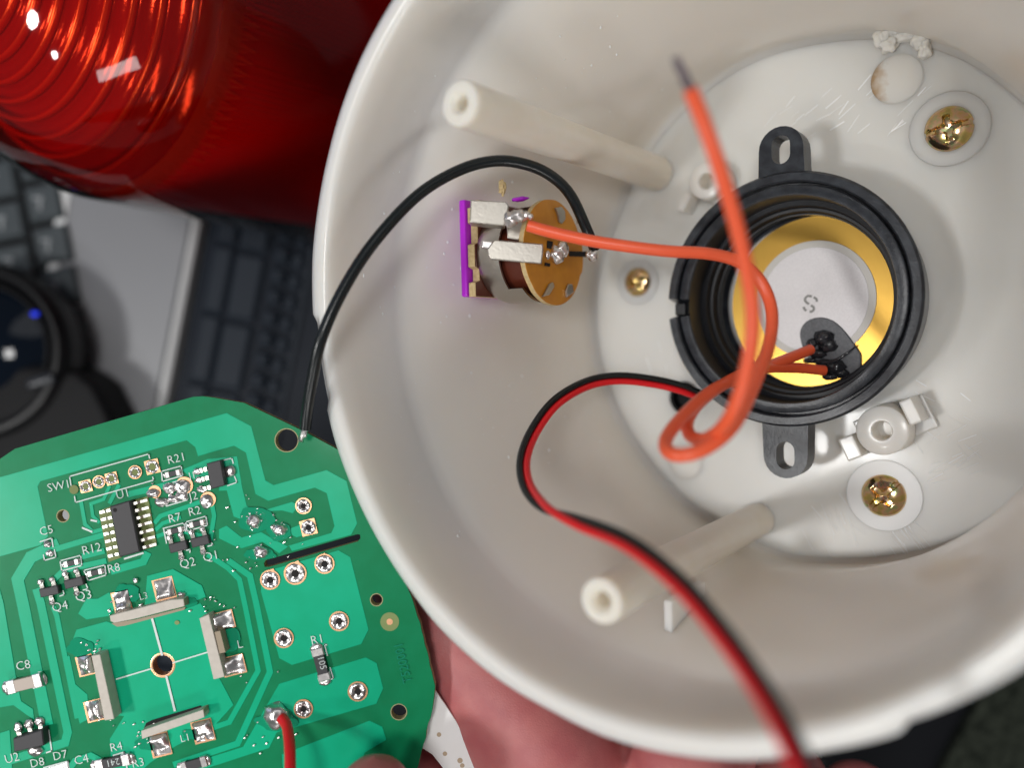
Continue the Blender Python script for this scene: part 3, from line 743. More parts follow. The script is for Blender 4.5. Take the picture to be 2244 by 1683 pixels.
for q in [(-.84, -.9), (.85, -.9), (.85, .52), (.70, .55), (.70, .68), (.45, .68), (.42, .60), (.10, .60), (.06, .70), (-.32, .70), (-.36, .58), (-.56, .58), (-.60, .70), (-.84, .70)]: ol.append(q)
v, f = prism(ol, 0, .15)
add('phenolic_board', mesh('phenolic_board', [(-1.26 + z, yo + x, zo + y) for x, y, z in v], f, True), M['phenol_dark'], pot)
v, f = prism([(x * 1.004, y + .012) for x, y in ol], .004, .146, holes=[[(x * .985, min(y, .50)) for x, y in ol]])
add('board_edge', mesh('board_edge', [(-1.26 + z, yo + x, zo + y) for x, y, z in v], f, True), M['tan'], pot)
hb = circle(yo - .52, zo + .25, .075, 16)
add('rivet', merge('rivet', [(lambda vf: ([(-1.11 + z, x, y) for x, y, z in vf[0]], vf[1]))(lathe([(.06, .0), (.06, .035), (.085, .03), (.09, 0)], 18, c=(yo - .55, zo + .28)))]), M['steel'], pot, smooth=True)
add('metal_can', merge('metal_can', [xlathe([(.78, -1.10), (.83, -.95), (.83, -.60), (.79, -.60)], 44, .5, 2 * PI - 1.35), xlathe([(.79, -.62), (.84, -.60), (.845, -.30), (.80, -.30)], 20, -1.9, .2), xlathe([(.79, -.62), (.84, -.60), (.845, -.30), (.80, -.30)], 20, 2.4, 3.5)]), M['steel'], pot, smooth=True)
add('switch_core', merge('switch_core', [xlathe([(.66, -1.10), (.70, -.9), (.70, -.1)], 40)]), M['phenol_dark'], pot, smooth=True)
dv = []
for i in range(64):
    a = 2 * PI * i / 64; r = .915 + .012 * noise.noise(Vector((math.cos(a) * 4, math.sin(a) * 4, 0)))
    if abs(a - PI * 1.5) < .3: r += .04
    dv.append((r * math.cos(a), r * math.sin(a)))
v, f = prism(dv, -.10, .0, ch=.0)
add('phenolic_disc', mesh('phenolic_disc', [(z, x, y) for x, y, z in v], f, True), M['phenol'], pot)
v, f = prism([(x * 1.002, y * 1.002) for x, y in dv], -.096, -.008, holes=[[(x * .97, y * .97) for x, y in dv]])
add('disc_edge', mesh('disc_edge', [(z, x, y) for x, y, z in v], f, True), M['tan'], pot)
def pinpoly(pts, h0, h1):     # flat piece lying on the disc face, outline from the photo plane
    q = []
    for x, y in pts:
        r = ROT.transposed() @ Vector(((x - CX) / F, -(y - CY) / F, -1)); o_ = ROT.transposed() @ (CAMP - (HO + ROT @ pc)); t = (h1 - o_.x) / r.x; w = o_ + r * t; q.append((w.y, w.z))
    v, f = prism(q, h0, h1); return mesh('p', [(z, x, y) for x, y, z in v], f, True)
for pts in ([(1218, 455), (1232, 452), (1239, 462), (1240, 480), (1233, 490), (1227, 486), (1224, 470)], [(1205, 622), (1213, 618), (1216, 628), (1205, 646), (1190, 650), (1196, 640)], [(1247, 622), (1255, 622), (1258, 640), (1250, 646), (1243, 652), (1242, 634)], [(1267, 480), (1272, 488), (1268, 490)], [(1277, 458), (1286, 470), (1284, 474)]):
    add('crimp_tab', bevel(pinpoly(pts, .0, .05), .012, 1), M['steel'], pot)
for pts in ([(1200, 527), (1212, 529), (1210, 546), (1199, 543)], [(1248, 550), (1290, 551), (1290, 563), (1248, 561)], [(1195, 575), (1206, 577), (1205, 584), (1194, 582)]):
    add('slot', pinpoly(pts, .0, .012), M['hole'], pot)
def camplate(name, pts, d, th, m, bev=.02):
    """metal strip, its outline taken at depth d and given thickness th along the lens axis"""
    base = P(0, 0, d); q = [P(x, y, d) for x, y in pts]
    v, f = prism([(p.x, p.y) for p in q], H - d - th, H - d)
    me = mesh(name, [ROT.transposed() @ (Vector(w) - (HO + ROT @ pc)) for w in v], f, True)
    return add(name, bevel(me, bev, 2) if bev else me, m, pot)
camplate('terminal', [(1031, 437), (1108, 441), (1115, 450), (1112, 470), (1105, 494), (1029, 487)], 13.15, .32, M['steel'])
camplate('terminal', [(1083, 525), (1190, 534), (1191, 545), (1187, 578), (1140, 574), (1076, 568), (1070, 558), (1068, 545)], 13.5, .07, M['steel'])
camplate('terminal', [(1056, 526), (1080, 529), (1078, 546), (1056, 542)], 13.55, .12, M['solder'])
camplate('terminal', [(1110, 495), (1150, 482), (1148, 500), (1138, 526), (1112, 522)], 13.75, .07, M['steel'])
def soldblob(nm, parts, mt='solder'):
    add(nm, merge(nm, [blob(PT(x, y, d), rx, ry, rz, seed=i + 3, amp=.3, fr=2) for i, (x, y, d, rx, ry, rz) in enumerate(parts)]), M[mt], pot, smooth='all')
soldblob('solder_joint', [(1120, 479, 13.1, .12, .13, .13), (1135, 474, 13.05, .14, .11, .12), (1150, 472, 13.05, .10, .07, .08), (1163, 474, 13.0, .045, .045, .045)])
soldblob('solder_joint', [(1222, 556, 13.75, .12, .16, .14), (1232, 547, 13.75, .11, .14, .12), (1200, 558, 13.7, .05, .07, .06)])
soldblob('solder_joint', [(1299, 559, 14.0, .09, .10, .09), (1290, 558, 14.0, .05, .07, .06)])
add('purple_flash', mesh('purple_flash', *blob(PT(1140, 436, 14.2), .16, .04, .05, amp=.6, fr=3)), M['purple'], pot, smooth='all')
add('tan_chip', mesh('tan_chip', *blob(PT(1101, 411, 14.2), .06, .13, .05, amp=.7, fr=3)), M['tan'], pot)

# loose plastic dust on the inside wall
dust = []
rs = random.Random(11)
for i in range(150):
    a = rs.uniform(PI * .58, PI * 1.25); z = rs.uniform(-5.8, -.8)
    rr, fl = rimS(a), floorR(a)
    zs = [(r[0], r[1], r[2]) for r in rows[5:]]
    for (za, sa_, oa), (zb, sb_, ob) in zip(zs, zs[1:]):
        if zb <= z <= za:
            t = (za - z) / max(1e-6, za - zb); s, off = sa_ + (sb_ - sa_) * t, oa + (ob - oa) * t
            A = Vector((math.cos(a), math.sin(a))) * (rr + off); B = fc + Vector((math.cos(a), math.sin(a))) * (fl + off + .18)
            q = A * s + B * (1 - s); k = rs.choice((.008, .010, .012, .02))
            dust.append(blob((q.x, q.y, z), k, k * rs.uniform(.8, 2.4), k, n=5, m=3, seed=i, amp=.5)); break
add('plastic_dust', merge('plastic_dust', dust), M['scraped'], hou, kind='stuff')

# ------------------------------------------------------------------ circuit board
DP = 13.6; KP = DP / F
po = P(357, 1458, DP)
pcb = thing('circuit_board', 'green printed circuit board with soldered components held by a thumb', 'circuit board', po)
def B(x, y, h=0.0):
    v = P(x, y, DP - h); return Vector((v.x - po.x, v.y - po.y, h))
def B2(pts, h=0.0): return [tuple(B(x, y, h)[:2]) for x, y in pts]
outline = [(0, 1006), (33, 983.5), (423, 869.6), (445, 868.5), (466, 871), (535, 883), (615, 921), (669, 947), (745, 988), (820, 1080), (862, 1180), (892, 1289), (906, 1318), (924, 1383), (955, 1504), (950, 1542), (917, 1678), (880, 1780), (700, 1900), (300, 1990), (-60, 1950), (-260, 1780), (-330, 1450), (-260, 1200), (-120, 1080)]
def jit(pts, h=0):
    out = []
    for i, p in enumerate(pts):
        q = pts[(i + 1) % len(pts)]; n = max(1, int(math.dist(p, q) / 14))
        for k in range(n):
            t = k / n; x, y = p[0] + (q[0] - p[0]) * t, p[1] + (q[1] - p[1]) * t
            if x > 890 and y > 1280: x += rs.uniform(-1.6, 1.6)
            out.append((x, y))
    return out
holes_px = [(628, 965, 25), (138, 1131, 13), (825, 1315, 13), (874, 1561, 17), (357, 1458, 23)]
slot_px = [(582, 1228), (783, 1171), (789, 1172), (790, 1180), (784, 1187), (590, 1243), (580, 1243), (578, 1235)]
cslot = [(308, 1600), (318, 1580), (440, 1545), (452, 1552), (450, 1568), (312, 1612)]
hl = [B2(circle(x, y, r, 28)) for x, y, r in holes_px] + [B2(slot_px)]
ob = B2(jit(outline))
add('board', pmesh('board', ob, -.16, 0, holes=hl), M['pcb'], pcb)
# the raw edge of the laminate, round the outside and in the holes
lines = []
def edgeband(loop, z0=-.158, z1=-.006, grow=.004):
    c = [Vector((p[0], p[1])) for p in loop]; k = len(c)
    v = []
    for p_, q_ in zip(c, c[1:] + c[:1]):
        pass
    ctr = sum(c, Vector((0, 0))) / k
    for z in (z0, z1):
        for p in c:
            d = (p - ctr).normalized() * grow; v.append((p.x + d.x, p.y + d.y, z))
    return v, [(i, (i + 1) % k, k + (i + 1) % k, k + i) for i in range(k)]
lines.append(edgeband(ob))
for l in hl: lines.append(edgeband(l, grow=-.004))
for x, y, r in holes_px[:4]:
    p = B(x, y); lines.append(lathe([(r * KP - .004, .002), (r * KP + .010, .003)], 28, c=(p.x, p.y)))
add('board_edge', merge('board_edge', lines), M['pcbedge'], pcb)
ZT = .019; NT = [0]
def trace(pts, holes=()):
    NT[0] += 1; z = .005 + .0003 * NT[0]
    add('copper_trace', pmesh('copper_trace', B2(pts), .0002 + .00005 * NT[0], z, holes=holes, ch=.004), M['trace'], pcb)
def strip(pts, w):
    l, r = [], []
    n = len(pts)
    for i, p in enumerate(pts):
        p = Vector(p); a = (p - Vector(pts[i - 1])).normalized() if i else None; b = (Vector(pts[i + 1]) - p).normalized() if i < n - 1 else None
        a = a or b; b = b or a
        na, nb_ = Vector((-a.y, a.x)), Vector((-b.y, b.x)); m = na + nb_; m = m / max(.35, m.length_squared) * 2 * (w / 2)
        l.append(tuple(p + m)); r.append(tuple(p - m))
    trace(l + r[::-1])
trace([(-150, 1090), (0, 1046), (497, 905), (551, 934), (582, 1053), (600, 1063), (716, 1030), (760, 1054), (783, 1147), (770, 1172), (640, 1208), (633, 1196), (726, 1168), (733, 1153), (716, 1081), (690, 1069), (588, 1098), (560, 1083), (539, 992), (513, 977), (434, 1000), (428, 980), (409, 965), (89, 1055), (83, 1066), (106, 1175), (90, 1195), (0, 1220), (-150, 1262)])
trace([(398, 1030), (455, 1006), (520, 1000), (531, 1068), (541, 1108), (558, 1123), (576, 1119), (640, 1100), (655, 1107), (642, 1125), (618, 1119), (598, 1120), (580, 1130), (560, 1134), (532, 1140), (512, 1132), (497, 1075), (480, 1076), (482, 1050), (430, 1055)])
trace([(480, 1160), (497, 1152), (530, 1178), (573, 1166), (600, 1182), (632, 1198), (612, 1213), (575, 1188), (530, 1202), (512, 1196), (480, 1180)])
trace([(637, 1158), (668, 1146), (690, 1144), (690, 1166), (650, 1178), (634, 1170)])
trace([(573, 1255), (742, 1206), (768, 1221), (808, 1380), (792, 1412), (640, 1458), (612, 1443), (572, 1297)])
trace([(612, 1499), (802, 1441), (826, 1454), (840, 1509), (825, 1543), (607, 1606), (590, 1640), (480, 1676), (400, 1700), (398, 1680), (533, 1637)])
trace([(618, 1654), (810, 1580), (838, 1593), (847, 1622), (800, 1650), (770, 1720), (625, 1760)])
strip([(455, 1215), (500, 1245), (525, 1270), (538, 1330), (566, 1470), (503, 1583), (440, 1605), (395, 1622)], 12)
strip([(500, 1228), (548, 1262), (562, 1323), (592, 1473), (521, 1630), (380, 1677)], 14)
trace([(168, 1380), (234, 1362), (262, 1372), (405, 1335), (440, 1322), (455, 1345), (478, 1480), (512, 1545), (470, 1592), (385, 1636), (330, 1672), (300, 1700), (245, 1700), (241, 1620), (272, 1570), (252, 1568), (225, 1440), (197, 1432), (156, 1412)], [B2(circle(357, 1458, 23, 28))])
trace([(141, 1440), (153, 1437), (166, 1500), (192, 1522), (197, 1575), (175, 1587)])
strip([(117, 1330), (125, 1350), (170, 1575)], 12)
strip([(130, 1192), (68, 1221), (39, 1270), (52, 1330), (104, 1590)], 27)
strip([(80, 1290), (90, 1323), (149, 1605), (143, 1628), (50, 1658), (-20, 1680)], 19)
trace([(-200, 1330), (-100, 1290), (0, 1290), (9, 1323), (36, 1484), (47, 1537), (73, 1554), (76, 1578), (60, 1568), (30, 1546), (0, 1551), (-100, 1585), (-200, 1580)])
trace([(0, 1607), (22, 1600), (28, 1690), (0, 1700)])
strip([(178, 1099), (187, 1149), (204, 1166), (226, 1160)], 9)
strip([(241, 1064), (228, 1094), (200, 1104), (204, 1131), (219, 1146)], 8)
strip([(262, 1062), (240, 1104)], 9)
strip([(339, 1147), (352, 1131), (412, 1110), (445, 1098)], 10)
strip([(341, 1162), (357, 1147), (397, 1133)], 9)
strip([(343, 1176), (366, 1168)], 9)
strip([(280, 1084), (345, 1068), (408, 1053)], 14)
strip([(228, 1172), (121, 1204)], 13); strip([(230, 1207), (180, 1220)], 13)
strip([(234, 1229), (140, 1250), (118, 1272)], 13); strip([(325, 1210), (315, 1231), (243, 1252)], 17)
strip([(405, 1165), (462, 1180), (470, 1130), (462, 1090)], 10)
trace([(323, 1262), (380, 1247), (443, 1283), (452, 1308), (410, 1325), (330, 1345), (318, 1325)])
trace([(190, 1312), (215, 1312), (240, 1298), (258, 1325), (240, 1350), (190, 1358), (172, 1345)])
strip([(150, 1690), (165, 1668), (200, 1656), (222, 1668)], 14)
# flux pools
for (x, y, rx, ry, s) in ((560, 1140, .32, .20, 1), (612, 1165, .22, .14, 2), (175, 1420, .22, .14, 3), (280, 1300, .22, .16, 4), (330, 1630, .25, .12, 5), (425, 1610, .20, .10, 6), (500, 1400, .20, .22, 7), (570, 1215, .28, .10, 8), (610, 1580, .34, .18, 9), (415, 1320, .14, .08, 10)):
    p = B(x, y, ZT)
    pts = []
    for i in range(26):
        a = 2 * PI * i / 26; q = 1 + .35 * noise.noise(Vector((math.cos(a) * 1.6, math.sin(a) * 1.6, s * 5)))
        pts.append((p.x + rx * q * math.cos(a), p.y + ry * q * math.sin(a)))
    add('flux_pool', pmesh('flux_pool', pts, ZT - .004, ZT + .004, ch=.003), M['flux'], pcb)
# white print
def seg(pts, w=2.4, h=ZT + .004, closed=False, name='outline_mark'):
    q = [Vector(p) for p in pts]; parts = []
    if closed: q.append(q[0])
    for a, b in zip(q, q[1:]):
        d = (b - a).normalized(); n = Vector((-d.y, d.x)) * (w / 2); a2, b2 = a - d * w / 2, b + d * w / 2
        parts.append(prism(B2([a2 + n, b2 + n, b2 - n, a2 - n]), h - .002, h))
    add(name, merge(name, parts), M['silk'], pcb)
def text(s, x, y, size=22, ang=14, m='silk', h=ZT + .005, depth=.0, parent=None, z0=None, bold=-0.0022, sx=1.0):
    cu = bpy.data.curves.new('t', 'FONT'); cu.body = s; cu.size = size * KP * 1.38; cu.offset = bold; cu.resolution_u = 2
    to = bpy.data.objects.new('t', cu); me = bpy.data.meshes.new_from_object(to)
    p = B(x, y, h); a = math.radians(ang); R = Matrix.Rotation(a, 4, 'Z')
    me.transform(Matrix.Translation(p) @ R @ Matrix.Diagonal((sx, 1, 1, 1)))
    bpy.data.objects.remove(to); me.materials.clear()
    return add('printed_label', me, M[m], parent or pcb)
for s, x, y, sz, a in (("SW1", 105, 1079, 19, 12), ("R21", 368, 1018, 19, 13), ("U1", 256, 1095, 19, 14), ("J1", 415, 1051, 16, 13), ("J2", 416, 1098, 19, 13), ("R7", 370, 1147, 19, 13), ("R2", 414, 1132, 19, 13), ("C5", 88, 1175, 19, 14), ("R12", 181, 1217, 20, 13), ("R8", 237, 1257, 19, 13),
                    ("Q2", 395, 1247, 20, 13), ("Q1", 446, 1232, 20, 13), ("Q3", 166, 1319, 21, 12), ("Q4", 115, 1342, 20, 12), ("C8", 36, 1471, 20, 12), ("R1", 682, 1414, 20, 12), ("R4", 242, 1649, 19, 12), ("C4", 164, 1678, 20, 13), ("D7", 117, 1668, 19, 12), ("D8", 67, 1684, 19, 12), ("U2", 12, 1675, 20, 14), ("R3", 290, 1684, 19, 12), ("L1", 396, 1628, 17, 13), ("L3", 306, 1316, 15, 14), ("L", 521, 1422, 19, 12)):
    text(s, x, y, sz, a)
emb = mat('embossed_mask', (.008, .27, .16), .2, coat=.8)
text("T520001", 903, 1496, 21, 104, m=None or 'silk', sx=.88).data.materials[0] = emb
seg([(157, 1063), (154, 1044), (327, 995), (329, 1004)]); seg([(165, 1088), (167, 1101), (338, 1052), (336, 1046)])
seg([(335, 1357), (356, 1434)], 5); seg([(366, 1483), (384, 1556)], 5); seg([(257, 1488), (333, 1465)], 3); seg([(381, 1452), (456, 1429)], 3)
seg([(355, 1033), (398, 1021), (402, 1042), (357, 1055)], closed=True); seg([(360, 1063), (402, 1051)]); seg([(366, 1109), (413, 1095), (411, 1080)])
seg([(133, 1229), (178, 1217), (181, 1239), (137, 1251)], closed=True); seg([(185, 1250), (231, 1238), (234, 1260), (195, 1272)], closed=True)
seg([(408, 1144), (452, 1131), (456, 1151), (411, 1164)], closed=True); seg([(359, 1158), (404, 1146), (408, 1164)]); seg([(360, 1160), (366, 1190)])
seg([(90, 1187), (115, 1179), (118, 1198)]); seg([(97, 1216), (99, 1228), (124, 1221), (121, 1205)])
seg([(275, 1224), (314, 1212)], 4); seg([(183, 1157), (202, 1165)], 4); seg([(202, 1140), (212, 1142)], 4)
seg([(488, 1009), (509, 1004), (512, 1015)]); seg([(515, 1044), (520, 1057), (500, 1064)])
seg([(190, 1280), (194, 1290), (184, 1293)]); seg([(133, 1306), (142, 1303), (140, 1295)]); seg([(462, 1183), (467, 1194), (457, 1197)]); seg([(410, 1206), (418, 1204), (417, 1210)])
seg([(716, 1413), (712, 1412), (718, 1436)]); seg([(724, 1463), (731, 1486), (702, 1499), (698, 1487)])
seg([(108, 1600), (115, 1645), (104, 1649)], 3); seg([(86, 1473), (94, 1472), (99, 1502), (75, 1508)]); seg([(250, 1655), (273, 1648), (281, 1690)], 3)
seg([(98, 1682), (150, 1668), (153, 1690)], 3)
for a, b in (((52, 1395), (72, 1480)), ((35, 1330), (67, 1475)), ((96, 1360), (135, 1580)), ((125, 1365), (172, 1580)), ((530, 1330), (560, 1465)), ((543, 1325), (586, 1470)), ((583, 1390), (612, 1443))):
    seg([a, b], 1.3, name='edge_glint_line') if False else None
# pads and through-hole joints
def annpad(x, y, r, rh=.42, sq=False, name='solder_pad', ring=True, seed=0, bridge=False):
    p = B(x, y, ZT); R = r * KP
    if sq:
        a = math.radians(14); pts = [(p.x + R * (sx * math.cos(a) - sy * math.sin(a)), p.y + R * (sx * math.sin(a) + sy * math.cos(a))) for sx, sy in ((-.9, -.9), (.9, -.9), (.9, .9), (-.9, .9))]
    else: pts = circle(p.x, p.y, R, 24)
    pad = add(name, pmesh(name, pts, ZT - .003, ZT + .005), M['copper'], pcb)
    if ring:
        def wob(k, a, q, z):
            f = .5 + .5 * math.sin(4 * a + .5); nz = noise.noise(Vector((math.cos(a) * 2, math.sin(a) * 2, seed * 3.7)))
            return q * (1 + .10 * nz), ZT + .005 + (z - ZT - .005) * (.35 + .9 * f + .4 * nz)
        Rr = R * .86
        add('solder_ring', merge('solder_ring', [lathe([(Rr, ZT + .005), (Rr * .93, ZT + .022), (Rr * .78, ZT + .034), (Rr * .62, ZT + .028), (Rr * rh, ZT + .008)], 32, c=(p.x, p.y), fn=wob)]), M['solder'], pad, smooth='all')
    add('drill_hole', pmesh('drill_hole', circle(p.x + .004, p.y, R * rh * .92, 18), ZT + .004, ZT + .012), M['hole'], pad)
    return pad
for i, (x, y, r, sq) in enumerate(((665, 1109, 18, 0), (676, 1156, 19, 1), (592, 1271, 22, 0), (647, 1257, 25, 0), (711, 1236, 22, 0), (622, 1399, 22, 0), (743, 1362, 22, 0), (784, 1516, 22, 0), (665, 1554, 21, 0))):
    annpad(x, y, r, .36, bool(sq), seed=i)
for pts in ([(580, 1262), (594, 1247), (600, 1246), (606, 1258)], [(628, 1240), (654, 1228), (662, 1240)], [(700, 1222), (712, 1211), (716, 1217), (722, 1222)]):
    add('copper_bridge', pmesh('copper_bridge', B2(pts), ZT - .004, ZT + .003), M['copper'], pcb)
for i, (x, y, r, sq) in enumerate(((188, 1066, 14.5, 1), (217, 1056, 14, 0), (245, 1049, 14.5, 1), (296, 1035, 15, 0), (334, 1023, 17, 1))):
    pd = annpad(x, y, r, .48, bool(sq), seed=i + 20)
    for ch in pd.children:
        if ch.name.startswith('drill'): ch.data.materials[0] = M['olive']
p = B(162, 1073, ZT); add('bare_spot', pmesh('bare_spot', circle(p.x, p.y, 10 * KP, 20), ZT - .003, ZT + .003), M['olive'], pcb)
p = B(854, 1363, 0)
add('test_pad', pmesh('test_pad', circle(p.x, p.y, 20.5 * KP, 32), .0005, .004), M['testpad'], pcb)
add('test_dot', pmesh('test_dot', circle(p.x, p.y, 7 * KP, 20), .004, .008), M['copper'], pcb)
p = B(357, 1458, 0)
add('plated_rim', merge('plated_rim', [lathe([(27.5 * KP, .0085), (25 * KP, .013), (22.5 * KP, .010), (22 * KP, -.16)], 36, c=(p.x, p.y))]), M['copper'], pcb, smooth=True)
p = B(388, 1365, ZT); add('bare_spot', pmesh('bare_spot', circle(p.x, p.y, 5.5 * KP, 16, 4.5 * KP), ZT - .003, ZT + .002), M['testpad'], pcb)
def dollop(x, y, rx, ry=None, rz=.07, seed=0, m='solder', name='solder_joint', amp=.25, rot=0):
    p = B(x, y, ZT); ry = ry or rx
    return add(name, mesh(name, *blob(p, rx * KP, ry * KP, rz, 18, 7, amp, 1.8, seed, Matrix.Rotation(rot, 3, 'Z'), half=True)), M[m], pcb, smooth='all')
for i, a in enumerate(((336, 1081, 15, 10, .06), (372, 1070, 15, 13, .06), (400, 1067, 18, 16, .07), (354, 1101, 16, 10, .05), (380, 1094, 14, 9, .05), (398, 1088, 14, 11, .05), (453, 1099, 15, 15, .06), (556, 1143, 16, 15, .10), (614, 1160, 16, 14, .10), (598, 1155, 6, 6, .06), (572, 1210, 16, 15, .10), (298, 1272, 6, 7, .05), (398, 1302, 9, 6, .05))):
    dollop(*a, seed=i)
for x, y, r in ((336, 1081, 14), (401, 1067, 19), (453, 1098, 17)):
    p = B(x + 3, y - 3, ZT); add('copper_land', pmesh('copper_land', circle(p.x, p.y, r * KP, 20), ZT - .003, ZT + .003), M['copper'], pcb)
dollop(606, 1568, 27, 29, .17, 41)
# quad parts
def quad(name, pts, z0, z1, m, parent=None, ch=.0, bev=0):
    me = pmesh(name, B2(pts, z1), z0, z1, ch=ch)
    if bev: bevel(me, bev, 2)
    return add(name, me, M[m], parent or pcb)
def rot_rect(cx, cy, l, w, deg):
    a = math.radians(-deg); ux, uy = math.cos(a), math.sin(a)
    return [(cx + sx * l / 2 * ux - sy * w / 2 * uy, cy + sx * l / 2 * uy + sy * w / 2 * ux) for sx, sy in ((-1, -1), (1, -1), (1, 1), (-1, 1))]
# chip with fourteen leads
cq = [(240, 1110), (284, 1097), (307, 1210), (261, 1222)]
quad('solder_land', [(216, 1120), (243, 1110), (266, 1222), (238, 1232)], .001, ZT - .001, 'olive')
quad('solder_land', [(285, 1098), (324, 1088), (344, 1196), (308, 1208)], .001, ZT - .001, 'olive')
chip = quad('chip', cq, .03, .20, 'chip', ch=.02)
pd_ = B(252, 1118, .20); add('dimple', pmesh('dimple', circle(pd_.x, pd_.y, 4.5 * KP, 14), .199, .202), M['hole'], chip)
def lerp(a, b, t): return (a[0] + (b[0] - a[0]) * t, a[1] + (b[1] - a[1]) * t)
def lead(p0, p1, w, z0, name='lead', parent=None):
    a, b = Vector(p0), Vector(p1); d = (b - a); n = Vector((-d.y, d.x)).normalized() * (w / 2)
    mid = a + d * .35
    v = []
    for (q, z) in ((a, z0), (mid, z0 - .01), (a + d * .55, ZT + .03), (b, ZT + .02)):
        for s in (-1, 1):
            w_ = B(*(q + n * s), z); v += [w_, w_ - Vector((0, 0, .025))]
    f = []
    for i in range(3):
        k = i * 4; f += [(k, k + 4, k + 6, k + 2), (k + 1, k + 3, k + 7, k + 5), (k, k + 1, k + 5, k + 4), (k + 2, k + 6, k + 7, k + 3)]
    f += [(0, 2, 3, 1), (12, 13, 15, 14)]
    return add(name, mesh(name, v, f, True), M['lead'], parent)
for i in range(7):
    t = (i + .5) / 7
    p = lerp(cq[0], cq[3], t); lead(p, (p[0] - 23, p[1] + 6), 6, .10, parent=chip)
    p = lerp(cq[1], cq[2], t); lead((p[0] + 3, p[1]), (p[0] + 37, p[1] - 9), 6, .10, parent=chip)
# chip resistors and capacitors
def resistor(cx, cy, l, w, deg, body='chip', h=.055, endl=.24, mark=None, msize=14, mang=0, mo=(0, 0)):
    r = add('resistor', pmesh('resistor', B2(rot_rect(cx, cy, l * .72, w * .86, deg), h), ZT, ZT + h, ch=.006), M[body], pcb)
    a = math.radians(-deg)
    for s in (-1, 1):
        x, y = cx + s * l * (.5 - endl / 2) * math.cos(a), cy + s * l * (.5 - endl / 2) * math.sin(a)
        e = pmesh('end_cap', B2(rot_rect(x, y, l * endl, w, deg), h), ZT, ZT + h + .005, ch=.012); add('end_cap', e, M['solder'], r)
        x, y = cx + s * l * .52 * math.cos(a), cy + s * l * .52 * math.sin(a)
        q = B(x, y, ZT); add('solder_fillet', mesh('solder_fillet', *blob(q, l * .13 * KP, w * .5 * KP, .035, 14, 5, .2, 2, s, Matrix.Rotation(math.radians(deg), 3, 'Z'), half=True)), M['solder'], r, smooth='all')
    if mark: text(mark, cx + mo[0], cy + mo[1], msize, mang, h=ZT + h + .004, parent=r)
    return r
resistor(703, 1457, 74, 27, -75, h=.07, mark="105", msize=15, mang=-75, mo=(-8, -17))
resistor(247, 1672, 78, 26, 12, h=.07, mark="241", msize=15, mang=192, mo=(14, -10))
resistor(54, 1499, 78, 30, 14, 'capacitor', .10)
for x, y in ((379, 1038), (157, 1234), (209, 1255), (432, 1148), (384, 1163)): resistor(x, y, 34, 14, 13, 'chip', .045, .3)
for x, y in ((104, 1193), (110, 1213)): dollop(x, y, 9, 8, .04, x)
resistor(425, 1676, 60, 24, 16, 'chip', .06)
quad('solder_land', [(106, 1683), (149, 1671), (153, 1700), (108, 1710)], .001, ZT + .004, 'tin')
# small transistors
def sot(cx, cy, l, w, deg, h, ups, downs, lw=8, ll=16):
    t = add('transistor', pmesh('transistor', B2(rot_rect(cx, cy, l, w, deg), h), .03, h, ch=.012), M['chip'], pcb)
    a = math.radians(-deg); ux, uy = math.cos(a), math.sin(a)
    for s, lst in ((-1, ups), (1, downs)):
        for o in lst:
            x, y = cx + o * ux - s * w / 2 * uy, cy + o * uy + s * w / 2 * ux
            lead((x + uy * -2 * s * -1, y), (x - s * ll * uy, y + s * ll * ux), lw, h * .5, parent=t)
            q = B(x - s * ll * uy, y + s * ll * ux, ZT); add('solder_fillet', mesh('solder_fillet', *blob(q, lw * .8 * KP, lw * .8 * KP, .04, 12, 5, .3, 2, o, half=True)), M['solder'], t, smooth='all')
    return t
sot(438, 1187, 40, 20, 14, .11, (-13, 13), (2,), 9, 14); sot(390, 1199, 40, 20, 14, .11, (-13, 13), (2,), 9, 14)
sot(161, 1278, 42, 19, 14, .11, (-13, 13), (2,), 9, 14); sot(107, 1297, 42, 19, 12, .11, (-13, 13), (2,), 9, 15)
rg = quad('regulator', [(452, 1016), (483, 1008), (493, 1064), (461, 1073)], .03, .16, 'chip', ch=.015)
for y in (1028, 1047, 1068):
    lead((453 + (y - 1028) * .2, y), (435 + (y - 1028) * .2, y + 5), 9, .08, parent=rg); 
    q = B(433 + (y - 1028) * .2, y + 5, ZT); add('solder_fillet', mesh('solder_fillet', *blob(q, .075, .06, .04, 12, 5, .3, 2, y, half=True)), M['solder'], rg, smooth='all')
q = B(504, 1033, ZT); add('solder_tab', mesh('solder_tab', *blob(q, .10, .10, .06, 16, 6, .2, 2, 5, half=True)), M['solder'], rg, smooth='all')
rg = quad('regulator', [(28, 1620), (92, 1600), (96, 1635), (30, 1650)], .03, .20, 'chip', ch=.015)
for x, y in ((42, 1608), (66, 1600), (89, 1594)):
    lead((x, y + 4), (x - 3, y - 12), 9, .10, parent=rg); q = B(x - 2, y - 12, ZT); add('solder_fillet', mesh('solder_fillet', *blob(q, .08, .09, .05, 12, 5, .3, 2, y, half=True)), M['solder'], rg, smooth='all')
q = B(78, 1645, ZT); add('solder_tab', mesh('solder_tab', *blob(q, .13, .10, .07, 16, 6, .2, 2, 6, half=True)), M['solder'], rg, smooth='all')
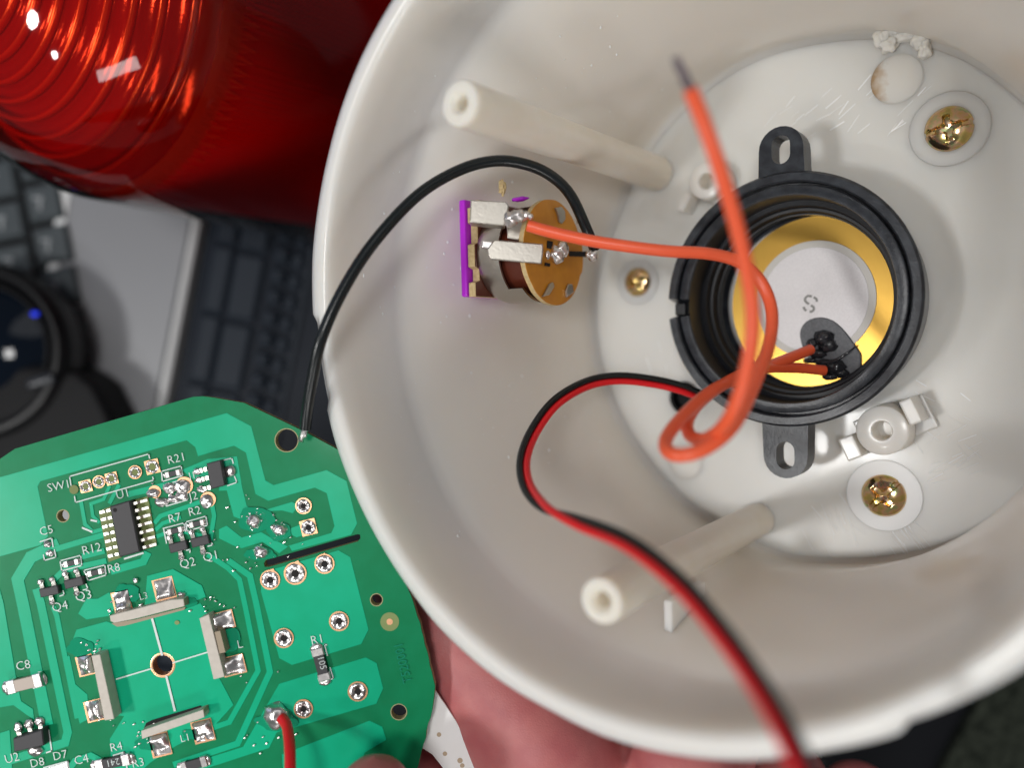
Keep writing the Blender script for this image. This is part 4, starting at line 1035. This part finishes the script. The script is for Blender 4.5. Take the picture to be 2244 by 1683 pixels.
# four upright LED boards soldered on edge
def slotcard(top, h, pads, sidev, seed=0):
    t = quad('led_board', top, .004, h, 'card', bev=.012)
    for i, (x, y, l, w, dg, tilt) in enumerate(pads):
        p = B(x, y, ZT)
        q = pmesh('p', B2(rot_rect(x, y, l * 1.15, w * 1.12, dg)), ZT - .003, ZT + .004); add('solder_land', q, M['copper'], t)
        n = 9; v, f = [], []
        rr = rot_rect(x, y, l, w, dg)
        for a in range(n):
            for b in range(n):
                u, s = a / (n - 1), b / (n - 1)
                pp_ = lerp(lerp(rr[0], rr[1], u), lerp(rr[3], rr[2], u), s); w_ = B(*pp_, ZT)
                ed = min(u, 1 - u, s, 1 - s); k = {'n': s, 's': 1 - s, 'e': 1 - u, 'w': u}[tilt]
                z = ZT + .004 + (.02 + .16 * k ** 2) * min(1, ed * 5 + .15 * k) + .05 * noise.noise(Vector((a * .6, b * .6, seed + i * 3))) * min(1, ed * 6)
                v.append((w_.x, w_.y, z))
        for a in range(n - 1):
            for b in range(n - 1): f.append((a * n + b, (a + 1) * n + b, (a + 1) * n + b + 1, a * n + b + 1))
        add('solder_fillet', mesh('solder_fillet', v, f, True), M['solder'], t, smooth='all')
    if sidev: quad('tan_face', sidev, .004, h - .01, 'cardside', t)
    return t
slotcard([(240, 1350), (375, 1315), (402, 1313), (404, 1329), (300, 1356), (250, 1366), (242, 1362)], .2, [(268, 1318, 34, 42, 14, 'n'), (361, 1290, 40, 42, 14, 'n')], [(376, 1316), (403, 1313.5), (405, 1329), (379, 1336)], 1)
slotcard([(200, 1438), (219, 1435), (250, 1577), (229, 1580)], .27, [(189, 1458, 32, 40, 14, 'w'), (209, 1557, 36, 42, 14, 'w')], None, 2)
slotcard([(436.5, 1356), (457.5, 1347), (492, 1484), (468, 1490)], .24, [(489, 1360, 44, 36, 14, 'e'), (513, 1458, 44, 38, 14, 'e')], [(470, 1386), (482, 1383), (494, 1430), (481, 1433)], 3)
slotcard([(309, 1603), (445, 1556), (448, 1573), (311, 1621)], .22, [(352, 1632, 38, 46, 14, 's'), (446, 1602, 40, 44, 14, 's')], [(428, 1562), (446, 1555), (448, 1572), (432, 1579)], 4)
add('slot_gap', pmesh('slot_gap', B2([(316, 1597), (322, 1584), (334, 1578), (440, 1546), (446, 1554), (330, 1592)]), ZT - .003, ZT + .006), M['hole'], pcb)
add('slot_gap', pmesh('slot_gap', B2([(246, 1366), (258, 1373), (275, 1371), (405, 1336), (408, 1330), (300, 1357)]), ZT - .003, ZT + .006), M['cardside'], pcb)
# tiny bright solder splashes
spl = []
rs = random.Random(5)
for (x, y, n, s) in ((545, 1140, 16, 40), (600, 1180, 14, 30), (590, 1610, 12, 30), (330, 1610, 16, 30), (270, 1330, 12, 40), (470, 1330, 14, 25), (520, 1480, 10, 25), (250, 1580, 6, 15), (205, 1420, 10, 25), (560, 1220, 10, 30), (360, 1080, 8, 40), (420, 1180, 8, 40)):
    for i in range(n):
        q = B(rs.gauss(x, s), rs.gauss(y, s * .6), ZT + .004); k = rs.uniform(.008, .02)
        spl.append(blob(q, k * rs.uniform(1, 2.2), k, k * .8, 6, 4, .3, 2, i, Matrix.Rotation(.6, 3, 'Z')))
add('solder_splashes', merge('solder_splashes', spl), M['solder'], pcb, kind='stuff')
# red lead soldered to the board
wp = world_path([(617, 1574, 13.42), (628, 1590, 13.3), (634, 1625, 13.0), (636, 1670, 12.7), (634, 1740, 12.4), (620, 1850, 12.2)])
tag(add('lead_wire', merge('lead_wire', [tube(wp, .088, 12)]), M['redcore'], None, smooth=True), 'short red wire soldered to bottom edge of green circuit board', 'wire')

# ------------------------------------------------------------------ hands
def capsule(a, b, ra, rb, n=20, m=5):
    a, b = Vector(a), Vector(b); d = b - a; Lh = d.length; d.normalize()
    u = d.orthogonal().normalized(); w = d.cross(u); v, f = [], []
    rings = []
    for i in range(m + 1):
        t = PI / 2 * (1 - i / m); rings.append((a - d * (ra * math.sin(t)), ra * math.cos(t)))
    for i in range(m + 1):
        t = PI / 2 * i / m; rings.append((b + d * (rb * math.sin(t)), rb * math.cos(t)))
    for c, r in rings:
        for k in range(n):
            q = 2 * PI * k / n; v.append(c + u * (max(r, 1e-4) * math.cos(q)) + w * (max(r, 1e-4) * math.sin(q)))
    for i in range(len(rings) - 1):
        for k in range(n):
            l = (k + 1) % n; f.append((i * n + k, i * n + l, (i + 1) * n + l, (i + 1) * n + k))
    f.append(tuple(reversed(range(n)))); f.append(tuple((len(rings) - 1) * n + k for k in range(n)))
    return v, f
def hand(name, label, chains, origin, vox=.11, it=10):
    parts = []
    for ch in chains:
        for (p, r), (q, s) in zip(ch, ch[1:]): parts.append(capsule(p - origin, q - origin, r, s))
    me = merge('hand', parts)
    o = bpy.data.objects.new(name, me); COL.objects.link(o)
    r = o.modifiers.new('r', 'REMESH'); r.mode = 'VOXEL'; r.voxel_size = vox
    s = o.modifiers.new('s', 'SMOOTH'); s.iterations = it; s.factor = .5
    dg = bpy.context.evaluated_depsgraph_get(); m2 = bpy.data.meshes.new_from_object(o.evaluated_get(dg))
    o.modifiers.clear(); o.data = m2; m2.materials.clear(); m2.materials.append(M['skin'])
    m2.polygons.foreach_set("use_smooth", [True] * len(m2.polygons))
    o.location = origin; tag(o, label, 'hand'); return o
def J(x, y, d, r): return (P(x, y, d), r)
palmB = [(P(1450, 2180, 16.5), 2.4), (P(1750, 2230, 16.8), 2.4)]
hand('hand', 'hand gripping the white housing from below with thumb and curled fingers', [
    [J(905, 1265, 15.3, .82), J(985, 1370, 15.05, 1.05), J(1085, 1500, 14.8, 1.18), J(1185, 1640, 14.6, 1.32), J(1270, 1830, 15.6, 1.7), J(1450, 2180, 16.5, 2.4)],
    [J(1560, 1640, 14.9, .82), J(1500, 1690, 14.3, 1.0), J(1500, 1850, 14.3, 1.05), J(1560, 2050, 15.2, 1.2), palmB[0]],
    [J(1720, 1720, 15.6, .85), J(1680, 1830, 15.0, 1.0), J(1690, 2000, 15.2, 1.15), palmB[1]],
    [J(1880, 1760, 16.2, .8), J(1850, 1880, 15.8, .95), J(1850, 2050, 16, 1.1), palmB[1]],
    [J(2010, 1810, 16.8, .7), J(1990, 1920, 16.5, .85), J(1960, 2080, 16.6, 1.0), palmB[1]],
    [palmB[0], palmB[1], (P(1650, 2700, 18), 2.2)]], P(1185, 1640, 15.2))
palmA = (P(760, 2250, 14.2), 2.3)
hb_ = hand('hand', 'hand pinching the green circuit board with its thumb at the bottom', [
    [J(822, 1742, 12.5, .60), J(808, 1790, 12.3, .74), J(790, 1880, 12.3, .86), J(770, 2020, 12.8, 1.1), palmA],
    [J(900, 1690, 14.75, .62), J(885, 1780, 14.8, .72), J(850, 1930, 14.9, .85), (P(860, 2200, 14.8), 1.4), palmA],
    [J(760, 1650, 14.9, .62), J(740, 1780, 15.0, .75), J(720, 1950, 15.1, .9), palmA],
    [J(600, 1680, 15.0, .60), J(590, 1800, 15.1, .72), J(600, 1980, 15.2, .9), palmA],
    [J(440, 1760, 15.1, .52), J(450, 1860, 15.2, .62), J(500, 2030, 15.2, .85), palmA],
    [palmA, (P(700, 2800, 14.6), 2.2)]], P(800, 1900, 13.0))
